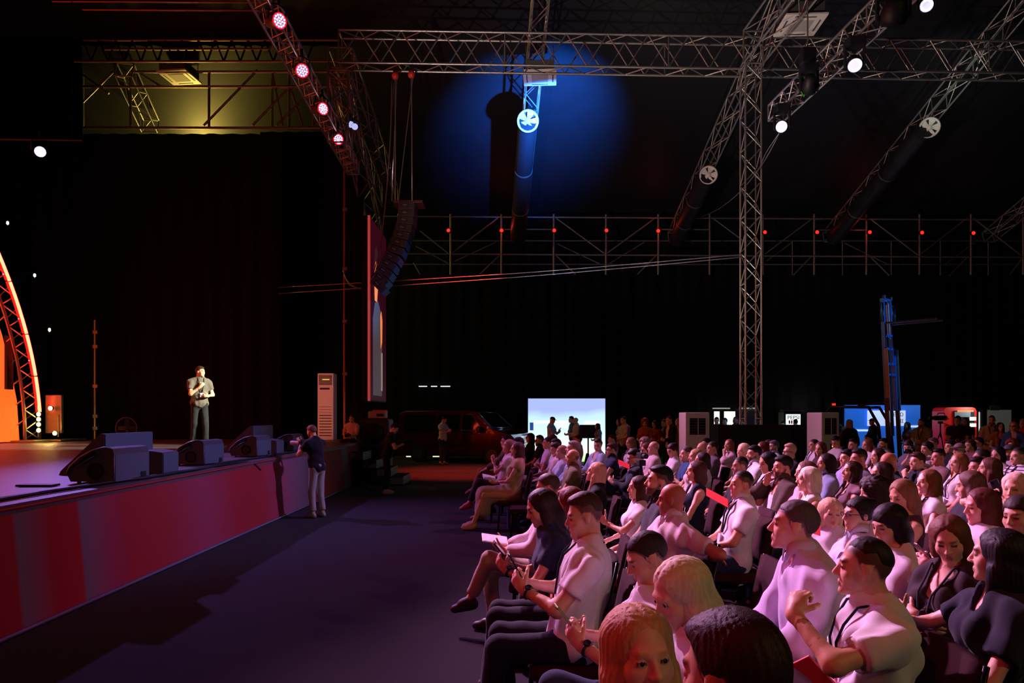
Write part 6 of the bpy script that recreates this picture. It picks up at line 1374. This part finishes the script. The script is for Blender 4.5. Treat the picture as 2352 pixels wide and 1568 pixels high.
stand('S9', 1432, 955, 21.5, 'man in a white tee in front of the dark wall', 215, 200, hair='crop', hcol='3a2c2c', top='a8a8b4', sleeve=.7, arms='waist', bottom=BLK, fat=1.12)
stand('S10', 1422, 960, 22.3, 'woman with long dark hair beside the man in white', 190, 180, hair='straight', hcol='16121c', top='8f95a4', sleeve=.6, arms='waist', bottom=BLK, **f)
stand('S11', 1481, 961, 20.2, 'woman with curly red hair in a yellow top', 255, 240, hair='curly', hcol='7a2a18', top='9a4a14', sleeve=.8, arms='waist', bottom='5a3018', pitch=.3, **f)
stand('S12', 1504, 965, 20.5, 'woman with long hair in an orange top', 210, 215, hair='long', hcol='2a0f0c', top='b8301c', sleeve=1.2, arms='waist', bottom='2a1618', pitch=.3, **f)
stand('S13', 1537, 954, 19.8, 'man in a black suit and white shirt', 200, 200, hair='crop', hcol='4a2c24', top='121016', sleeve=1.95, tname='jacket', neck='v', inner='c8b8bc', arms='waist', bottom=BLK)
stand('S14', 1558, 959, 20.4, 'woman with short light hair next to the black suit', 200, 195, hair='bob', hcol='8a4a38', top='9a6a58', sleeve=.6, arms='side', bottom='7a5a44', **f)
stand('S15', 1526, 962, 20.6, 'person in a grey shirt half hidden by the black suit', 200, 190, hair='short', hcol='2a1816', top='6a6068', sleeve=1.6, arms='waist', bottom=BLK)
stand('S16', 1646, 957, 22.5, 'person with dark hair at the bar, before the narrow doorway', 250, 250, hair='short', hcol='1c1414', top='2a2428', arms='side', bottom=BLK)
stand('S17', 1665, 959, 22.8, 'person with short hair at the bar, before wider doorway', 230, 240, hair='short', hcol='2a1c1c', top='3a3034', arms='side', bottom=BLK)
stand('S18', 1689, 956, 23.0, 'man at the bar beside the lit doorway', 215, 220, hair='crop', hcol='3a2018', top='3a2c2c', arms='side', bottom=BLK)
stand('S19', 1703, 957, 22.4, 'man at the bar close to the truss tower', 180, 200, hair='crop', hcol='4a1e18', top='4a2c2c', arms='side', bottom=BLK)
stand('S20', 1798, 967, 24.0, 'person in the dark left of the drinks cooler', 230, 230, hair='short', hcol='2a1612', top='2a1e20', arms='side', bottom=BLK)
stand('S21', 1827, 962, 24.5, 'person in front of the drinks cooler sign', 90, 90, hair='short', hcol='1a1010', top='201a1c', arms='side', bottom=BLK)
stand('S22', 1950, 962, 19.0, 'woman with long pale hair behind the forklift', 100, 95, hair='straight', hcol='8a6a48', top='1c181c', sleeve=1.5, arms='side', bottom=BLK, **f)
stand('S23', 1926, 972, 19.6, 'woman with dark hair by the air conditioner and forklift', 200, 200, hair='long', hcol='181014', top='5a4048', arms='waist', bottom=BLK, **f)
stand('S24', 2003, 960, 24.0, 'man in a dark cap beyond the forklift cab', 185, 180, hair='cap', hcol='14161c', top='12141a', sleeve=1.6, arms='waist', bottom=BLK)
stand('S25', 2083, 968, 20.3, 'woman with dark hair before the blue banner', 200, 190, hair='long', hcol='1c1010', top='8a6258', sleeve=.5, arms='waist', bottom='2a1c20', **f)
stand('S26', 2116, 960, 19.0, 'heavy man in a khaki shirt beside the banner', 205, 215, hair='crop', hcol='3a2018', top='857a62', sleeve=.7, tname='shirt', neck='collar', arms='waist', bottom='4a3a38', fat=1.15, lanyard='1a1414', beard='3a2018')
stand('S27', 2200, 954, 18.6, 'man in black working with crossed hands at the kiosk', 220, 235, hair='short', hcol='120a0c', top='2a1418', sleeve=.6, arms='waist', bottom=BLK, fat=1.2)
stand('S28', 2217, 958, 19.2, 'woman with reddish hair behind the man in black', 215, 210, hair='long', hcol='5a1c14', top='3a161a', arms='waist', bottom=BLK, **f)
stand('S29', 2278, 953, 17.6, 'bearded man in a pale shirt with lanyard by the door', 235, 240, hair='fade', hcol='1e1214', top='b49aa8', sleeve=1.6, tname='shirt', neck='collar', arms='waist', bottom='2a2430', beard='1c1212', lanyard=1)
stand('S30', 2298, 969, 16.6, 'woman with a dark bob and ochre top holding a bag', 255, 250, hair='bob', hcol='1c1010', top='a0602c', sleeve=.4, arms='waist', bottom='3a2020', neck='v', inner='1c1414', **f)
stand('S31', 2328, 967, 16.2, 'woman with curly blonde hair and denim jacket', 215, 230, hair='shoulder', hcol='a06a44', top='3a5a94', sleeve=1.7, tname='jacket', neck='v', inner='c8a8a8', arms='waist', bottom='3a2a30', glasses='2a1a18', **f)
stand('S32', 2350, 961, 18.2, 'person in a red top at the picture edge', 200, 200, hair='short', hcol='a08478', top='c02420', arms='waist', bottom=BLK)
# ------------------------------------------------------------------ things held or lying about
def phone(name, label, loc, rot, col='101014', s=1.0, screen=None, cat='phone'):
    o = thing(name, label, cat, loc); o.rotation_euler = rot
    MB().box((0, 0, 0), (.074 * s, .15 * s, .009), bev=.004).build('case', M('phone_' + col, col, .3), o)
    MB().box((0, 0, .0052), (.068 * s, .142 * s, .001)).build('screen', emit_m('phone_screen_' + screen[0], *screen) if screen else M('phone_glass', '08080c', .08), o)
    MB().cyl((.02 * s, .055 * s, -.0045), (.02 * s, .055 * s, -.008), .008, n=10).build('camera_lens', M('phone_glass', '08080c', .08), o)
    return o
def held(pid, s1=.5):
    g = PEOPLE[pid]['grip']; return g[1] * s1 + g[-1] * (1 - s1)
g = held('A21'); phone('phone', 'black phone held by the man in white tee', g + Vector((-.02, 0, .06)), (R(62), R(-8), R(100)), '0c0c10', 1.15)
g = held('F2'); phone('phone', 'green phone held out by the bowing man in the front row', g + Vector((-.03, 0, .04)), (R(52), R(0), R(98)), '8fb04a', 1.1)
for pid, lb, col in (('A19', 'dark phone held by the woman in navy top', '101018'), ('D17', 'phone in a pale case held by woman with reddish hair', 'b09080'), ('C21', 'dark phone held by the woman in black-framed glasses', '14141a'),
                     ('C4', 'small dark phone held by young man looking down', '14141a'), ('C23', 'blue phone held by the woman in grey top', '3a6aa8'), ('S3', 'phone held by the man beside the dark van', '14141a'), ('S5', 'phone held by the man in dark cap', '14141a')):
    phone('phone', lb, held(pid) + Vector((0, 0, .05)), (R(50), 0, R(PEOPLE[pid]['heading'] - 90)), col)
phone('phone', 'black phone pressed to the blonde woman\'s ear', PEOPLE['D18']['grip'][-1] + Vector((0, .0, .03)), (R(80), R(20), R(100)), '101014')
def camera_thing(label, loc, rz, lens='101014', ll=.16):
    o = thing('photo_camera', label, 'camera', loc, rz)
    MB().box((0, 0, 0), (.07, .13, .09), bev=.012).build('body', BLACKPLASTIC, o); MB().box((0, 0, .055), (.05, .05, .03), bev=.008).build('viewfinder', BLACKPLASTIC, o)
    MB().cyl((.03, 0, 0), (.03 + ll, 0, 0), .035, .042, n=16).build('lens', M('lens_' + lens, lens, .4), o); MB().cyl((.03 + ll, 0, 0), (.034 + ll, 0, 0), .036, n=16).build('lens_glass', M('phone_glass', '08080c', .08), o)
    return o
g1, g2 = PEOPLE['S1']['grip'][1], PEOPLE['S1']['grip'][-1]; d_ = (g2 - g1)
camera_thing('camera with a white telephoto lens held by the photographer', g1 + Vector((0, 0, .03)), math.atan2(d_.y, d_.x), 'c8c0b8', .22)
camera_thing('black camera held by the photographer dressed in black', held('S2') + Vector((0, 0, .03)), R(5))
camera_thing('small camera lifted by the woman with black hair', held('D2') + Vector((0, 0, .02)), R(190), '101014', .06)
camera_thing('dark camera resting in the lap of the man on the stairs', PEOPLE['S4']['lap'] + Vector((0, 0, .06)), R(265))
def notebook(label, loc, rot, c='e4dfe4', red=False, s=1.0):
    o = thing('badge_card' if red else 'notebook', label, 'card' if red else 'notebook', loc); o.rotation_euler = rot
    MB().box((0, 0, 0), (.15 * s, .21 * s, .012), bev=.002).build('cover', M('paper_' + c, c, .6), o); MB().box((.0, .0, .0068), (.13 * s, .19 * s, .002)).build('page', M('page', 'e8e4ea', .7), o) if not red else MB().box((.01, .01, .0068), (.08 * s, .13 * s, .002)).build('name_field', M('page', 'e8e4ea', .7), o)
    return o
notebook('open white notebook on the lap of the beige skirt woman', held('A1') + Vector((-.02, 0, .03)), (R(15), R(-25), R(100)))
notebook('white notebook held by the greying man behind the navy top', held('A18') + Vector((-.03, 0, .03)), (R(10), R(-15), R(95)))
notebook('red badge card with white field below the brown blazer', PEOPLE['D20']['lap'] + Vector((-.06, -.10, .13)), (R(28), R(10), R(200)), 'd81c2c', True)
notebook('red card in the lap of the black blazer woman', held('A17') + Vector((-.05, -.03, .06)), (R(30), R(-10), R(120)), 'd81c2c', True)
notebook('red card beside the olive polo', PEOPLE['A12']['lap'] + Vector((.0, -.12, .1)), (R(30), 0, R(140)), 'e02a3a', True, .9)
notebook('thin red folder under the arm of the fist-raising man', PEOPLE['F1']['lap'] + Vector((.03, .02, .10)), (R(62), R(35), R(120)), 'd81c2c', True, 1.1)
notebook('notebook held by the bending woman in white shirt', held('B4') + Vector((-.03, 0, .03)), (R(10), R(-15), R(100)))
notebook('papers held by the woman in white jacket', held('B1') + Vector((-.03, 0, .04)), (R(35), R(-15), R(110)))
# red rope tape on the backs of chairs
for a_, b_, lb in ((at(1622, 1129, 6.6), at(1672, 1156, 6.15), 'red tape strung between chairs behind the white polo'), (at(1855, 1208, 4.6), at(1884, 1218, 4.45), 'short red tape beside the blonde woman in white'), (at(1420, 1060, 10.6), at(1446, 1072, 10.2), 'red tape by the man in dark jacket')):
    t = (b_ - a_); n_ = Vector((0, 0, 1)); tag(MB()._add([a_ + n_ * .035, b_ + n_ * .035, b_ - n_ * .035, a_ - n_ * .035] + [p + Vector((.004, .006, 0)) for p in (a_ + n_ * .035, b_ + n_ * .035, b_ - n_ * .035, a_ - n_ * .035)], [(0, 1, 2, 3), (7, 6, 5, 4), (0, 4, 5, 1), (1, 5, 6, 2), (2, 6, 7, 3), (3, 7, 4, 0)]).build('red_tape', M('tape_red', 'd01c20', .6)), lb, 'tape')
def bottle(label, loc, col='b8c4d8', s=1.0, cap_c='e0e0e8'):
    o = thing('bottle', label, 'bottle', loc); MB().lathe([(0, 0), (.033 * s, .003), (.034 * s, .03), (.031 * s, .07), (.034 * s, .11), (.033 * s, .15), (.014 * s, .195), (.013 * s, .21)], n=14).build('body', M('bottle_' + col, col, .15, 0, .6), o)
    MB().cyl((0, 0, .205), (0, 0, .228), .016 * s, n=10).build('cap', M('cap_' + cap_c, cap_c, .5), o); MB().lathe([(.0345 * s, .07), (.0345 * s, .12)], n=14).build('sleeve', M('bottle_label', 'd8d4e4', .6), o)
bottle('clear plastic bottle standing on the empty dark chair', (2.88, 9.08, .46))
bottle('bottle with red drink under the front row chairs', (.42, 3.15, 0), 'c83a30', .95)
bottle('clear bottle lying by the woman in mauve tank top', (2.62, 4.55, .46), '9ab0c0', 1.0, '3ac060')
c_ = thing('drink_can', 'black drink can held by the woman with black hair', 'can', PEOPLE['B24']['grip'][1] + Vector((-.01, 0, -.05)))
MB().lathe([(0, 0), (.024, .0), (.027, .01), (.027, .13), (.022, .145), (0, .143)], n=14).build('can_body', M('can_black', '15131a', .3, .6), c_); MB().lathe([(.0275, .04), (.0275, .085)], n=14).build('can_print', M('can_print', 'c8c0cc', .4), c_)
b_ = thing('bag', 'blue and black shopping bag under the front row chair', 'bag', (.02, 11.15, 0), R(10)); MB().box((0, 0, .15), (.16, .3, .3), bev=.03).build('bag_body', M('bag_blue', '27456e', .7, var=.5, scale=9), b_)
for s in (-1, 1): MB().tube([(s * .06, -.08, .29), (s * .05, 0, .40), (s * .06, .08, .29)], .006, 5).build('strap', M('bag_strap', '202430', .7), b_)
b_ = thing('bag', 'black laptop bag lying on the carpet behind the front row', 'bag', (.55, 5.15, 0), R(5)); MB().box((0, 0, .14), (.12, .4, .28), bev=.03).build('bag_body', BLACKPLASTIC, b_); MB().box((-.065, 0, .2), (.012, .22, .03)).build('label_strip', M('strip_pale', 'b8b0d0', .5), b_)
b_ = thing('handbag', 'cream handbag held by the woman in ochre top', 'bag', PEOPLE['S30']['grip'][1] + Vector((0, -.1, -.28)), R(60)); MB().box((0, 0, 0), (.3, .12, .24), bev=.03).build('bag_body', M('bag_cream', 'c8a88c', .6), b_); MB().tube([(-.1, 0, .11), (-.06, 0, .26), (.06, 0, .26), (.1, 0, .11)], .01, 6).build('strap', M('bag_cream', 'c8a88c'), b_)
